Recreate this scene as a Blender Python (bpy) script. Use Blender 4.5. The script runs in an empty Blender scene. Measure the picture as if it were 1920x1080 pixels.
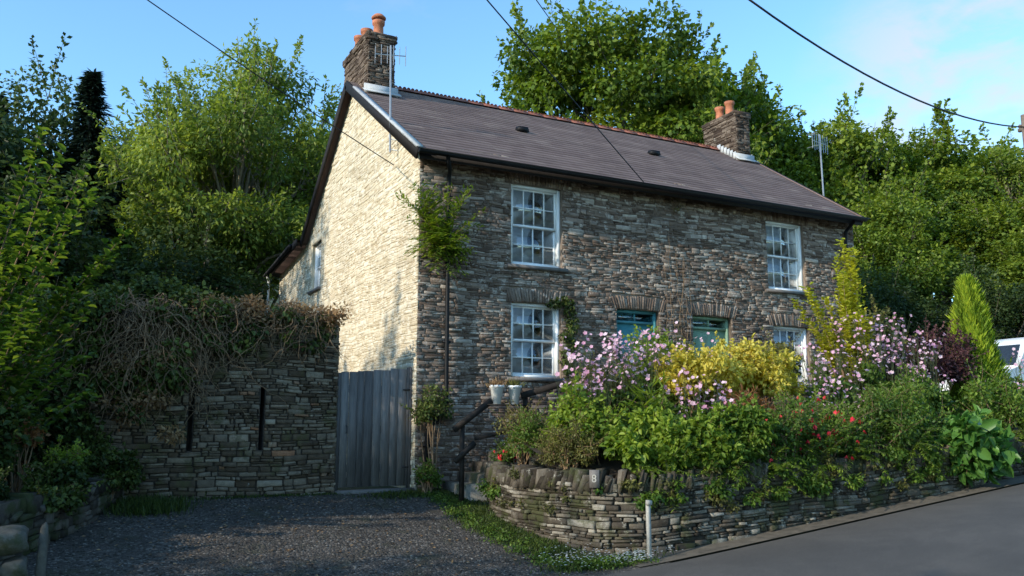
import bpy, math, random
import numpy as np
from mathutils import Vector, Matrix
RN=random.Random(7); NR=np.random.default_rng(7)
scene=bpy.context.scene; COL=scene.collection
U=RN.uniform
# ---------------------------------------------------------------- mesh builder
class MB:
    def __init__(s): s.V=[];s.L=[];s.S=[];s.T=[];s.M=[];s.n=0
    def add(s,vs,fs,t=.5,m=0):
        s.V.append(np.asarray(vs,float).reshape(-1,3))
        for f in fs:
            s.L.append(np.asarray(f)+s.n); s.S.append([len(f)]); s.T.append([t]); s.M.append([m])
        s.n+=len(vs)
    def addnp(s,V,F,T,m=0):
        s.V.append(V); s.L.append((F+s.n).ravel()); s.S.append(np.full(len(F),F.shape[1])); s.T.append(T); s.M.append(np.full(len(F),m)); s.n+=len(V)
    def box(s,c,d,rz=0,rx=0,ry=0,t=.5,m=0,j=0,taper=1):
        M=Matrix.Rotation(rz,3,'Z')@Matrix.Rotation(ry,3,'Y')@Matrix.Rotation(rx,3,'X')
        vs=[]
        for z in(-1,1):
            k=taper if z>0 else 1
            for x,y in((-1,-1),(1,-1),(1,1),(-1,1)):
                p=M@Vector((x*d[0]/2*k+U(-j,j),y*d[1]/2*k+U(-j,j),z*d[2]/2+U(-j,j)))
                vs.append((p.x+c[0],p.y+c[1],p.z+c[2]))
        s.add(vs,[(3,2,1,0),(4,5,6,7),(0,1,5,4),(1,2,6,5),(2,3,7,6),(3,0,4,7)],t,m)
    def beam(s,p0,p1,w,h,up=(0,0,1),t=.5,m=0):
        p0=Vector(p0);p1=Vector(p1);d=(p1-p0).normalized();sd=d.cross(Vector(up)).normalized();u=sd.cross(d)
        vs=[]
        for p in(p0,p1):
            for a,b in((-1,-1),(1,-1),(1,1),(-1,1)): vs.append(tuple(p+sd*a*w/2+u*b*h/2))
        s.add(vs,[(0,1,2,3),(7,6,5,4),(0,4,5,1),(1,5,6,2),(2,6,7,3),(3,7,4,0)],t,m)
    def tube(s,pts,rad,n=6,t=.5,m=0,caps=True):
        P=np.asarray(pts,float);k=len(P)
        if np.isscalar(rad): rad=[rad]*k
        T=np.gradient(P,axis=0);T/=np.linalg.norm(T,axis=1)[:,None]+1e-9
        ref=np.array([0,0,1.]) if abs(T[:,2]).mean()<.8 else np.array([1.,0,0])
        A=np.cross(T,ref);A/=np.linalg.norm(A,axis=1)[:,None]+1e-9;B=np.cross(T,A)
        an=np.arange(n)*2*math.pi/n
        V=(P[:,None,:]+np.asarray(rad)[:,None,None]*(np.cos(an)[None,:,None]*A[:,None,:]+np.sin(an)[None,:,None]*B[:,None,:])).reshape(-1,3)
        F=[]
        for i in range(k-1):
            for j in range(n):
                F.append((i*n+j,i*n+(j+1)%n,(i+1)*n+(j+1)%n,(i+1)*n+j))
        F=np.array(F); o=s.n
        s.addnp(V,F,np.full(len(F),t),m)
        if caps:
            for b in(0,(k-1)*n):
                s.L.append(np.arange(b,b+n)+o);s.S.append([n]);s.T.append([t]);s.M.append([m])
    def lathe(s,c,prof,n=16,t=.5,m=0):
        V=[];F=[]
        for r,z in prof:
            for j in range(n):
                a=j*2*math.pi/n;V.append((c[0]+r*math.cos(a),c[1]+r*math.sin(a),c[2]+z))
        for i in range(len(prof)-1):
            for j in range(n): F.append((i*n+j,i*n+(j+1)%n,(i+1)*n+(j+1)%n,(i+1)*n+j))
        F.append(tuple(range(n-1,-1,-1)));F.append(tuple(range((len(prof)-1)*n,len(prof)*n)))
        s.add(V,F,t,m)
ORG={}
def build(name,mb,mats,parent=None,org=None,smooth=False,**props):
    V=np.concatenate(mb.V) if mb.V else np.zeros((0,3))
    if parent is not None: o=ORG[parent.name]
    elif org is not None: o=np.array(org,float)
    else: o=np.array([(V[:,0].min()+V[:,0].max())/2,(V[:,1].min()+V[:,1].max())/2,V[:,2].min()])
    me=bpy.data.meshes.new(name)
    me.vertices.add(len(V));me.vertices.foreach_set('co',(V-o).ravel())
    L=np.concatenate(mb.L).astype(np.int32);S=np.concatenate(mb.S).astype(np.int32)
    me.loops.add(len(L));me.loops.foreach_set('vertex_index',L)
    me.polygons.add(len(S));me.polygons.foreach_set('loop_start',np.concatenate([[0],np.cumsum(S)[:-1]]).astype(np.int32))
    if not isinstance(mats,(list,tuple)): mats=[mats]
    for m in mats: me.materials.append(m)
    me.polygons.foreach_set('material_index',np.concatenate(mb.M).astype(np.int32))
    if smooth: me.polygons.foreach_set('use_smooth',np.ones(len(S),bool))
    me.update(calc_edges=True)
    at=me.attributes.new('tint','FLOAT','FACE');at.data.foreach_set('value',np.concatenate(mb.T).astype(np.float32))
    ob=bpy.data.objects.new(name,me);COL.objects.link(ob)
    if parent is not None: ob.parent=parent
    else: ob.location=o
    ORG[ob.name]=o
    for k,v in props.items(): ob[k]=v
    return ob
def empty(name,loc,**props):
    ob=bpy.data.objects.new(name,None);COL.objects.link(ob);ob.location=loc;ob.empty_display_size=.3
    ORG[ob.name]=np.array(loc,float)
    for k,v in props.items(): ob[k]=v
    return ob
def copy_thing(root,loc,rz=0,sc=1,**props):
    r=root.copy();COL.objects.link(r);r.location=loc;r.rotation_euler=(0,0,rz);r.scale=(sc,)*3 if not isinstance(sc,tuple) else sc
    for c in root.children:
        k=c.copy();COL.objects.link(k);k.parent=r
    for a,b in props.items(): r[a]=b
    return r
# ---------------------------------------------------------------- materials
def newmat(name):
    m=bpy.data.materials.new(name);m.use_nodes=True;nt=m.node_tree
    return m,nt,nt.nodes['Principled BSDF']
def nd(nt,t,**k):
    n=nt.nodes.new(t)
    for a,b in k.items(): setattr(n,a,b)
    return n
def noise(nt,scale,detail=4,rough=.6,vec=None,dist=0):
    n=nd(nt,'ShaderNodeTexNoise');n.inputs['Scale'].default_value=scale;n.inputs['Detail'].default_value=detail;n.inputs['Roughness'].default_value=rough;n.inputs['Distortion'].default_value=dist
    if vec is not None: nt.links.new(vec,n.inputs['Vector'])
    return n
def ramp(nt,fac,stops,interp='LINEAR'):
    r=nd(nt,'ShaderNodeValToRGB');r.color_ramp.interpolation=interp
    e=r.color_ramp.elements
    while len(e)<len(stops): e.new(.5)
    for i,(p,c) in enumerate(stops):
        e[i].position=p;e[i].color=(*c,1) if len(c)==3 else c
    nt.links.new(fac,r.inputs['Fac']);return r
def mixc(nt,fac,a,b,mode='MIX'):
    n=nd(nt,'ShaderNodeMix',data_type='RGBA',blend_type=mode)
    for sock,v in((n.inputs[0],fac),(n.inputs[6],a),(n.inputs[7],b)):
        if isinstance(v,(int,float)): sock.default_value=v
        elif isinstance(v,tuple): sock.default_value=(*v,1)
        else: nt.links.new(v,sock)
    return n.outputs[2]
def g3(v): return (v,v,v)
def bump(nt,b,h,st,dist=.02):
    n=nd(nt,'ShaderNodeBump');n.inputs['Strength'].default_value=st;n.inputs['Distance'].default_value=dist
    nt.links.new(h,n.inputs['Height']);nt.links.new(n.outputs[0],b.inputs['Normal']);return n
def objco(nt): return nd(nt,'ShaderNodeTexCoord').outputs['Object']
def tintn(nt): return nd(nt,'ShaderNodeAttribute',attribute_name='tint').outputs['Fac']
def stone_mat(name,stops,lichen=(.55,.53,.47),lich=.62,mott=(.55,1.25),bs=.6,moss=None,big=(.68,1.15),mossth=.52):
    m,nt,b=newmat(name);co=objco(nt)
    c=ramp(nt,tintn(nt),stops).outputs[0]
    n1=noise(nt,11,5,.7,co);r1=ramp(nt,n1.outputs[0],[(.25,g3(mott[0])),(.75,g3(mott[1]))])
    c=mixc(nt,1.,c,r1.outputs[0],'MULTIPLY')
    n2=noise(nt,6.5,6,.8,co,.3);r2=ramp(nt,n2.outputs[0],[(lich-.05,g3(0)),(lich+.05,g3(.9))])
    c=mixc(nt,r2.outputs[0],c,lichen)
    n4=noise(nt,.9,3,.6,co);r4=ramp(nt,n4.outputs[0],[(.3,g3(big[0])),(.7,g3(big[1]))])
    c=mixc(nt,1.,c,r4.outputs[0],'MULTIPLY')
    if moss:
        n5=noise(nt,2.2,6,.7,co);r5=ramp(nt,n5.outputs[0],[(mossth,g3(0)),(mossth+.1,g3(.8))])
        c=mixc(nt,r5.outputs[0],c,moss)
    nt.links.new(c,b.inputs['Base Color']);b.inputs['Roughness'].default_value=.92;b.inputs['Specular IOR Level'].default_value=.2
    n3=noise(nt,34,6,.8,co);bump(nt,b,n3.outputs[0],bs,.03)
    return m
def simple(name,col,rough=.6,var=.15,scale=8,bs=0,metal=0,spec=.4):
    m,nt,b=newmat(name);co=objco(nt);n=noise(nt,scale,5,.65,co)
    r=ramp(nt,n.outputs[0],[(.3,tuple(max(0,x*(1-var)) for x in col)),(.7,tuple(x*(1+var) for x in col))])
    nt.links.new(r.outputs[0],b.inputs['Base Color']);b.inputs['Roughness'].default_value=rough;b.inputs['Metallic'].default_value=metal;b.inputs['Specular IOR Level'].default_value=spec
    if bs: bump(nt,b,noise(nt,scale*5,6,.7,co).outputs[0],bs,.01)
    return m
def leaf_mat(name,dark,mid,light,tr=.35,rough=.5,trc=None):
    m,nt,b=newmat(name)
    r=ramp(nt,tintn(nt),[(0,dark),(.5,mid),(1,light)])
    nt.links.new(r.outputs[0],b.inputs['Base Color']);b.inputs['Roughness'].default_value=rough;b.inputs['Specular IOR Level'].default_value=.25
    t=nd(nt,'ShaderNodeBsdfTranslucent')
    hs=nd(nt,'ShaderNodeHueSaturation');hs.inputs['Saturation'].default_value=1.1;hs.inputs['Value'].default_value=1.6;hs.inputs['Hue'].default_value=.49
    nt.links.new(r.outputs[0],hs.inputs['Color']);nt.links.new(hs.outputs[0],t.inputs['Color'])
    mx=nd(nt,'ShaderNodeMixShader');mx.inputs[0].default_value=tr
    out=nt.nodes['Material Output'];nt.links.new(b.outputs[0],mx.inputs[1]);nt.links.new(t.outputs[0],mx.inputs[2]);nt.links.new(mx.outputs[0],out.inputs['Surface'])
    return m
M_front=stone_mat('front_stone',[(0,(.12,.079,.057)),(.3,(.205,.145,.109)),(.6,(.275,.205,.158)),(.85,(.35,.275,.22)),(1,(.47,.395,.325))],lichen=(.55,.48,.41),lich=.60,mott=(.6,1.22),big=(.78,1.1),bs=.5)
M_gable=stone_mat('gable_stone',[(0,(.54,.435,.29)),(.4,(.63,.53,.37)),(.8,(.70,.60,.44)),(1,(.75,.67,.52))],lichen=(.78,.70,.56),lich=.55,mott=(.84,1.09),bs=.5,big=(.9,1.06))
M_side=stone_mat('side_stone',[(0,(.09,.062,.04)),(.4,(.17,.125,.085)),(.8,(.25,.195,.14)),(.96,(.34,.275,.2)),(1,(.36,.16,.08))],lich=.68,moss=(.08,.075,.03))
M_gard=stone_mat('garden_stone',[(0,(.045,.036,.027)),(.4,(.105,.085,.065)),(.75,(.175,.147,.115)),(1,(.38,.34,.28))],lich=.62,lichen=(.50,.46,.38),moss=(.055,.06,.022),mossth=.49)
M_lowl=stone_mat('mossy_stone',[(0,(.045,.037,.028)),(.5,(.10,.083,.065)),(1,(.20,.175,.14))],lich=.70,moss=(.045,.055,.018),mossth=.48)
M_chim=stone_mat('chimney_stone',[(0,(.06,.040,.030)),(.5,(.14,.10,.075)),(1,(.26,.20,.155))],lich=.66)
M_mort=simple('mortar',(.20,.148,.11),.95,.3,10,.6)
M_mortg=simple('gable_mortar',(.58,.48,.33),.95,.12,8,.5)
M_mortd=simple('joint_shadow',(.055,.042,.032),.95,.3,10,.6)
def slate_mat():
    m,nt,b=newmat('roof_slate');co=objco(nt)
    c=ramp(nt,tintn(nt),[(0,(.135,.092,.083)),(.5,(.185,.128,.116)),(1,(.245,.178,.155))]).outputs[0]
    n=noise(nt,1.2,5,.7,co);r=ramp(nt,n.outputs[0],[(.3,g3(.84)),(.7,g3(1.12))]);c=mixc(nt,1.,c,r.outputs[0],'MULTIPLY')
    n=noise(nt,16,7,.75,co);r=ramp(nt,n.outputs[0],[(.60,g3(0)),(.74,g3(.35))]);c=mixc(nt,r.outputs[0],c,(.32,.28,.22))
    nt.links.new(c,b.inputs['Base Color']);b.inputs['Roughness'].default_value=.7;b.inputs['Specular IOR Level'].default_value=.2
    bump(nt,b,noise(nt,40,5,.7,co).outputs[0],.12,.01);return m
M_slate=slate_mat()
M_terra=simple('terracotta',(.40,.14,.07),.8,.35,9,.4)
M_ridge=simple('ridge_clay',(.26,.09,.055),.85,.35,5,.4)
M_lead=simple('lead_grey',(.42,.42,.42),.6,.2,6,.2)
M_black=simple('black_paint',(.008,.008,.009),.55,.3,10,spec=.2)
M_brownb=simple('dark_board',(.016,.013,.012),.7,.3,10,.2,spec=.2)
M_rail=simple('tarred_timber',(.03,.024,.02),.8,.35,10,.4,spec=.2)
M_white=simple('white_paint',(.82,.81,.79),.4,.04,5)
M_slab=simple('slate_sill',(.14,.125,.115),.7,.25,12,.3)
M_teal=simple('teal_paint',(.07,.23,.25),.4,.1,5)
M_green=simple('green_paint',(.22,.33,.22),.45,.1,5)
M_metal=simple('aerial_metal',(.55,.55,.53),.4,.1,10,0,.7)
M_brass=simple('iron',(.03,.03,.03),.5,.1,10,0,.6)
M_curt=simple('curtain_cloth',(.42,.41,.39),.9,.08,4)
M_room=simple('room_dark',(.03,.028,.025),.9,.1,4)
M_bark=simple('bark',(.13,.105,.08),.95,.4,9,.8)
M_barkg=simple('pale_bark',(.21,.18,.13),.95,.3,9,.6)
M_twig=simple('twig',(.21,.135,.075),.9,.35,15,.3)
M_stem=simple('green_stem',(.07,.09,.03),.7,.3,15)
M_wire=simple('cable',(.015,.015,.015),.6,.1,5)
def glass_mat():
    m,nt,b=newmat('window_glass')
    nt.nodes.remove(b);g=nd(nt,'ShaderNodeBsdfGlossy');g.inputs['Roughness'].default_value=.015;g.inputs['Color'].default_value=(.9,.93,.95,1)
    t=nd(nt,'ShaderNodeBsdfTransparent');fr=nd(nt,'ShaderNodeFresnel');fr.inputs['IOR'].default_value=1.5
    co=objco(nt);n=noise(nt,2.5,2,.5,co);bm=nd(nt,'ShaderNodeBump');bm.inputs['Strength'].default_value=.06;bm.inputs['Distance'].default_value=.05
    nt.links.new(n.outputs[0],bm.inputs['Height']);nt.links.new(bm.outputs[0],g.inputs['Normal'])
    ma=nd(nt,'ShaderNodeMath',operation='MULTIPLY_ADD');ma.inputs[1].default_value=1.2;ma.inputs[2].default_value=.07;ma.use_clamp=True
    nt.links.new(fr.outputs[0],ma.inputs[0])
    mx=nd(nt,'ShaderNodeMixShader');nt.links.new(ma.outputs[0],mx.inputs[0]);nt.links.new(t.outputs[0],mx.inputs[1]);nt.links.new(g.outputs[0],mx.inputs[2])
    nt.links.new(mx.outputs[0],nt.nodes['Material Output'].inputs['Surface']);return m
M_glass=glass_mat()
def gate_mat():
    m,nt,b=newmat('weathered_planks');co=objco(nt)
    mp=nd(nt,'ShaderNodeMapping');mp.inputs['Scale'].default_value=(14,14,1.2);nt.links.new(co,mp.inputs[0])
    n=noise(nt,2.5,6,.7,mp.outputs[0])
    c=ramp(nt,tintn(nt),[(0,(.10,.09,.085)),(1,(.20,.18,.165))]).outputs[0]
    r=ramp(nt,n.outputs[0],[(.3,g3(.55)),(.65,g3(1.2))]);c=mixc(nt,1.,c,r.outputs[0],'MULTIPLY')
    nt.links.new(c,b.inputs['Base Color']);b.inputs['Roughness'].default_value=.85
    bump(nt,b,n.outputs[0],.5,.01);return m
M_gate=gate_mat()
L_oak=leaf_mat('oak_leaf',(.038,.07,.010),(.10,.155,.019),(.235,.285,.037),.35)
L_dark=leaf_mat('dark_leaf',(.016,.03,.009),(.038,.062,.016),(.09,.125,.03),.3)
L_willow=leaf_mat('willow_leaf',(.05,.085,.015),(.14,.195,.032),(.31,.36,.065),.42)
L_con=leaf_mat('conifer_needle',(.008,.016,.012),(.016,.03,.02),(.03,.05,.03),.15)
L_yel=leaf_mat('golden_leaf',(.24,.21,.02),(.50,.43,.06),(.70,.61,.15),.42)
L_gold=leaf_mat('gold_green_leaf',(.18,.20,.02),(.42,.42,.045),(.60,.58,.08),.42)
L_thuja=leaf_mat('thuja_leaf',(.06,.11,.015),(.19,.28,.025),(.38,.45,.04),.35)
L_purple=leaf_mat('purple_leaf',(.04,.018,.02),(.09,.038,.042),(.17,.075,.07),.3)
L_green=leaf_mat('garden_leaf',(.03,.07,.012),(.095,.165,.024),(.22,.30,.048),.38)
L_lime=leaf_mat('lime_leaf',(.07,.12,.016),(.17,.25,.032),(.34,.41,.065),.4)
L_fern=leaf_mat('fern_leaf',(.028,.06,.010),(.08,.14,.024),(.17,.235,.042),.38)
L_olive=leaf_mat('olive_leaf',(.055,.055,.018),(.13,.13,.036),(.26,.24,.065),.35)
L_big=leaf_mat('broad_leaf',(.04,.10,.018),(.08,.18,.035),(.14,.27,.05),.3,.4)
L_ivy=leaf_mat('ivy_leaf',(.02,.034,.008),(.055,.08,.017),(.14,.17,.037),.25)
L_red=leaf_mat('rust_leaf',(.12,.05,.02),(.20,.09,.035),(.30,.15,.06),.3)
L_dry=leaf_mat('dry_growth',(.14,.08,.04),(.28,.17,.08),(.42,.28,.14),.3)
L_pink=leaf_mat('pink_petal',(.62,.30,.43),(.76,.48,.58),(.86,.66,.71),.4)
L_redf=leaf_mat('red_petal',(.50,.02,.03),(.68,.03,.05),(.8,.08,.10),.3)
L_wf=leaf_mat('white_petal',(.7,.7,.68),(.8,.8,.78),(.85,.85,.82),.3)
L_grass=leaf_mat('grass_blade',(.02,.035,.008),(.045,.07,.014),(.09,.12,.025),.3)
# ---------------------------------------------------------------- terrain
def G(x,y):
    x=np.asarray(x,float);y=np.asarray(y,float)
    a=.12*np.clip(y+4.7,0,4.9)
    xx=np.clip(x,-60,60)
    b=.105*np.log1p(np.exp(np.clip((xx-.3)*2,-30,60)))/2
    b=np.where(xx-.3>25,.105*(xx-.3),b)
    h=.24*np.clip(y-11,0,70)
    k=.05*np.clip(-x-9,0,60)
    return a*np.clip(1-(x-9)/8,0,1)+b+h+k
def Gf(x,y): return float(G(x,y))
def sheet(name,xs,ys,dz,mat,fn=G,keep=None,**props):
    X,Y=np.meshgrid(xs,ys);Z=fn(X,Y)+dz
    V=np.stack([X,Y,Z],-1).reshape(-1,3);nx,ny=len(xs),len(ys)
    I=np.arange(nx*ny).reshape(ny,nx)
    F=np.stack([I[:-1,:-1],I[:-1,1:],I[1:,1:],I[1:,:-1]],-1).reshape(-1,4)
    if keep is not None:
        c=V[F].mean(1);F=F[keep(c[:,0],c[:,1])]
    mb=MB();mb.addnp(V,F,np.full(len(F),.5))
    return build(name,mb,mat,org=(0,0,0),smooth=True,kind='structure',**props)
def ground_mat():
    m,nt,b=newmat('earth_and_grass');co=objco(nt)
    n=noise(nt,.8,8,.7,co);r=ramp(nt,n.outputs[0],[(.3,(.025,.024,.012)),(.5,(.04,.05,.018)),(.7,(.05,.07,.02))])
    nt.links.new(r.outputs[0],b.inputs['Base Color']);b.inputs['Roughness'].default_value=.95
    bump(nt,b,noise(nt,12,8,.8,co).outputs[0],.8,.08);return m
def asphalt():
    m,nt,b=newmat('asphalt');co=objco(nt)
    n=noise(nt,1.2,5,.6,co);r=ramp(nt,n.outputs[0],[(.3,(.064,.055,.046)),(.7,(.085,.073,.061))])
    n2=noise(nt,130,3,.7,co);r2=ramp(nt,n2.outputs[0],[(.35,g3(.55)),(.7,g3(1.6))])
    c=mixc(nt,1.,r.outputs[0],r2.outputs[0],'MULTIPLY')
    n4=noise(nt,.5,4,.7,co,.6);r4=ramp(nt,n4.outputs[0],[(.42,g3(.9)),(.5,g3(1)),(.52,g3(1.08))]);c=mixc(nt,1.,c,r4.outputs[0],'MULTIPLY')
    nt.links.new(c,b.inputs['Base Color']);b.inputs['Roughness'].default_value=.85
    bump(nt,b,n2.outputs[0],.5,.006);return m
def gravel():
    m,nt,b=newmat('gravel_surface');co=objco(nt)
    v=nd(nt,'ShaderNodeTexVoronoi');v.inputs['Scale'].default_value=38;nt.links.new(co,v.inputs['Vector'])
    sp=nd(nt,'ShaderNodeSeparateColor');nt.links.new(v.outputs['Color'],sp.inputs[0])
    r=ramp(nt,sp.outputs[0],[(0,(.032,.026,.02)),(.6,(.072,.06,.048)),(.9,(.118,.10,.083)),(1,(.26,.23,.195))])
    n=noise(nt,1.1,6,.7,co);r2=ramp(nt,n.outputs[0],[(.3,(.5,.48,.45)),(.7,(1.1,1.1,1.1))])
    c=mixc(nt,1.,r.outputs[0],r2.outputs[0],'MULTIPLY')
    n3=noise(nt,1.7,7,.75,co);r3=ramp(nt,n3.outputs[0],[(.52,g3(0)),(.62,g3(.75))]);c=mixc(nt,r3.outputs[0],c,(.036,.036,.014))
    nt.links.new(c,b.inputs['Base Color']);b.inputs['Roughness'].default_value=.9
    bump(nt,b,v.outputs['Distance'],.9,.02).invert=True;return m
ax=np.concatenate([np.linspace(-250,-14,16)[:-1],np.arange(-14,26,.5),np.linspace(26,260,18)])
ay=np.concatenate([np.linspace(-200,-18,12)[:-1],np.arange(-18,20,.5),np.linspace(20,300,22)])
sheet('ground',ax,ay,-.02,ground_mat())
sheet('road',np.concatenate([np.linspace(-60,-10,20)[:-1],np.arange(-10,20,.25),np.linspace(20,60,20)]),np.arange(-14.5,-5.04,.25),.012,asphalt())
sheet('driveway',np.arange(-6.5,1.3,.2),np.arange(-5.3,.21,.2),.004,gravel())
M_verge=simple('verge_grit',(.11,.09,.066),.95,.4,6,.7)
sheet('verge',np.arange(.7,16,.25),np.arange(-5.18,-4.5,.17),.016,M_verge)
# ---------------------------------------------------------------- stonework
def stoneq(mb,mp,q,p,t,back=-.05,rd=.008,tilt=.007):
    cu=sum(a for a,b in q)/4;cv=sum(b for a,b in q)/4
    vs=[]
    for (a,b) in q: vs.append(mp(a,b,back))
    for (a,b) in q: vs.append(mp(a,b,p-rd))
    for (a,b) in q:
        da,db=cu-a,cv-b;k=rd*1.1
        vs.append(mp(a+math.copysign(min(k,abs(da)*.5),da),b+math.copysign(min(k*.7,abs(db)*.4),db),p+U(-tilt,tilt)))
    fs=[(8,9,10,11)]
    for i in range(4):
        j=(i+1)%4;fs.append((i,j,4+j,4+i));fs.append((4+i,4+j,8+j,8+i))
    mb.add(vs,fs,t)
def stonewall(mb,mp,U0,U1,V0,V1,hr,wr,holes=(),top=None,keep=None,prot=(.0,.03),g=.004,jit=.012,rd=.008,tb=None,tilt=.007):
    v=V0
    while v<V1:
        h=U(*hr)
        if RN.random()<.15: h*=1.5
        u=U0-RN.random()*wr[1]
        vm=v+h/2
        while u<U1:
            w=min(wr[1]*1.3,U(*wr)*(1 if RN.random()>.3 else .5)*min(1.6,(h/((hr[0]+hr[1])/2))**.5))
            segs=[(max(u,U0),min(u+w,U1))];u+=w
            v0,v1=v,v+h
            for (a,b,c,d) in holes:
                if c<vm<d:
                    ns=[]
                    for s0,s1 in segs:
                        if s1<=a or s0>=b: ns.append((s0,s1))
                        else:
                            if s0<a: ns.append((s0,a))
                            if s1>b: ns.append((b,s1))
                    segs=ns
                else:
                    for s0,s1 in segs:
                        if s1>a and s0<b:
                            if vm<=c: v1=min(v1,c)
                            else: v0=max(v0,d)
            for s0,s1 in segs:
                if s1-s0<.03: continue
                um=(s0+s1)/2
                if top and v1-h*.3>min(top(s0),top(s1)): continue
                if keep and not keep(um,vm): continue
                parts=[(v0,v1)]
                if h>.055 and RN.random()<.35:
                    k=v0+(v1-v0)*U(.35,.65);parts=[(v0,k),(k,v1)]
                for a,b in parts:
                    if b-a<.014: continue
                    j=min(jit,(b-a)*.22)
                    q=[(s0+g+U(0,jit),a+g*.7+U(-j,j)*.6),(s1-g-U(0,jit),a+g*.7+U(-j,j)*.6),(s1-g-U(0,jit),b-g*.7+U(-j,j)*.6),(s0+g+U(0,jit),b-g*.7+U(-j,j)*.6)]
                    t=RN.random() if tb is None else tb(um,vm)
                    stoneq(mb,mp,q,U(*prot),t,rd=min(rd,(b-a)*.25),tilt=tilt)
        v+=h
def wallbody(mb,mp,U0,U1,V0,top,breaks,holes,face=-.02,rev=-.3,m=0,mrev=0):
    us=sorted(set([U0,U1]+list(breaks)+[h[0] for h in holes]+[h[1] for h in holes]));us=[u for u in us if U0<=u<=U1]
    for a,b in zip(us[:-1],us[1:]):
        um=(a+b)/2
        hs=sorted([h for h in holes if h[0]<um<h[1]],key=lambda h:h[2])
        lo=V0
        for h in hs:
            mb.add([mp(a,lo,face),mp(b,lo,face),mp(b,h[2],face),mp(a,h[2],face)],[(0,1,2,3)],.5,m);lo=h[3]
        mb.add([mp(a,lo,face),mp(b,lo,face),mp(b,top(b-1e-5),face),mp(a,top(a+1e-5),face)],[(0,1,2,3)],.5,m)
    for (a,b,c,d) in holes:
        mb.add([mp(a,c,face),mp(b,c,face),mp(b,d,face),mp(a,d,face),mp(a,c,rev),mp(b,c,rev),mp(b,d,rev),mp(a,d,rev)],[(0,1,5,4),(1,2,6,5),(2,3,7,6),(3,0,4,7)],.5,mrev)
def wob(u,z): return .016*math.sin(1.3*u+2.1*z)+.01*math.sin(3.3*u-1.7*z+1)+.005*math.sin(9*u+4*z)
def mfront(u,v,d): return (u,-d,v+wob(u,v))
def mfs(u,v,d): return (u,-d,v)
def mgab(u,v,d): return (-d,u,v+wob(u+5,v)*1.2)
def mgs(u,v,d): return (-d,u,v)
house=empty('stone_house',(5.2,4.2,.6),label='two-storey rubble stone cottage pair with purple slate roof above the lane',category='house')
EY,EZ=-.32,6.2;RY,RZ=4.15,9.07
def roofz(y): return EZ+(RZ-EZ)/(RY-EY)*(y-EY)
def xr(y): return 10.42+.15*(y+.3)
def gtop(y):
    if y<RY: return roofz(y)-.07
    if y<7.85: return RZ-(RZ-6.22)/(7.85-RY)*(y-RY)-.07
    return 6.22-.1*(y-7.85)-.07
wins=[(1.77,2.82,4.45,5.95),(7.85,8.92,4.45,5.95),(1.77,2.78,2.45,3.78),(7.92,8.92,2.42,3.69)]
doors=[(4.0,4.97,1.72,3.80),(5.8,6.78,1.72,3.78)]
holes=wins+doors
arch=[]
for (a,b,c,d) in holes: arch.append((a-.09,b+.11,d-.001,d+.26 if d<5 else d+.27))
mb=MB()
XR0=10.47
def tbf(u,v):
    t=RN.random()**1.2
    if RN.random()<.05: t=1
    return t
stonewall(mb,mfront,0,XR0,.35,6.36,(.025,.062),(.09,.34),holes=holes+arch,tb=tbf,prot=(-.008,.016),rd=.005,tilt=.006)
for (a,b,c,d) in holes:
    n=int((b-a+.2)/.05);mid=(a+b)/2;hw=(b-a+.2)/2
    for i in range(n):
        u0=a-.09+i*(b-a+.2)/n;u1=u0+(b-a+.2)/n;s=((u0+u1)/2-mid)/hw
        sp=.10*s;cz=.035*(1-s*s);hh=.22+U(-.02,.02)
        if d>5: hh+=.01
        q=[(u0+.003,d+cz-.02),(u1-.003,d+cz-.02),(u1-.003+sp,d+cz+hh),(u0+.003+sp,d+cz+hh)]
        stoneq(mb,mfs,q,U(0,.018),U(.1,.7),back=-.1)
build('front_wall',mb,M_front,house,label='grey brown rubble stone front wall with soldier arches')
mb=MB();wallbody(mb,mfs,0,XR0,.3,lambda u:6.38,[],holes,m=0)
build('wall_core',mb,M_mort,house)
gw=[(6.45,7.3,4.85,6.0)]
mb=MB()
stonewall(mb,mgab,0.0,11.0,.35,9.1,(.03,.075),(.12,.40),holes=gw,top=gtop,prot=(-.006,.008),keep=lambda u,v:not(u>4 and v<2.0),g=.002,rd=.005,tilt=.005)
for i in range(13):
    u0=6.38+i*.077;stoneq(mb,mgs,[(u0,6.0),(u0+.07,6.0),(u0+.07,6.14),(u0,6.14)],U(0.02,.03),U(.2,.8),back=-.1)
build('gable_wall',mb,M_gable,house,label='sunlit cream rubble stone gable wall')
mb=MB();wallbody(mb,mgs,0.0,11.0,.3,gtop,[RY,7.85],gw,face=-.010)
mb.add([(0,11,.3),(12,11,.3),(12,11,5.9),(0,11,5.9)],[(0,1,2,3)])
build('gable_core',mb,M_mortg,house)
mb=MB()
ys=[0,RY,7.85,11];pts=[(XR0+.15*y,y,.3) for y in ys]+[(XR0+.15*y,y,gtop(y)) for y in ys]
mb.add(pts,[(i,i+1,i+5,i+4) for i in range(3)])
build('end_wall',mb,M_front,house)
mb=MB()
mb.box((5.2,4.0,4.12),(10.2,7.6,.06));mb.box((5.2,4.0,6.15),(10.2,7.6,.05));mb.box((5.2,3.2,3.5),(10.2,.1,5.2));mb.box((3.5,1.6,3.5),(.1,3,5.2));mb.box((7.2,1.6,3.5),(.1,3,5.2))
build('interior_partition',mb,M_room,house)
def bu(mb,mp,u0,u1,v0,v1,d0,d1,m=0,t=.5):
    vs=[mp(a,b,c) for c in(d0,d1) for a,b in((u0,v0),(u1,v0),(u1,v1),(u0,v1))]
    mb.add(vs,[(3,2,1,0),(4,5,6,7),(0,1,5,4),(1,2,6,5),(2,3,7,6),(3,0,4,7)],t,m)
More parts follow.
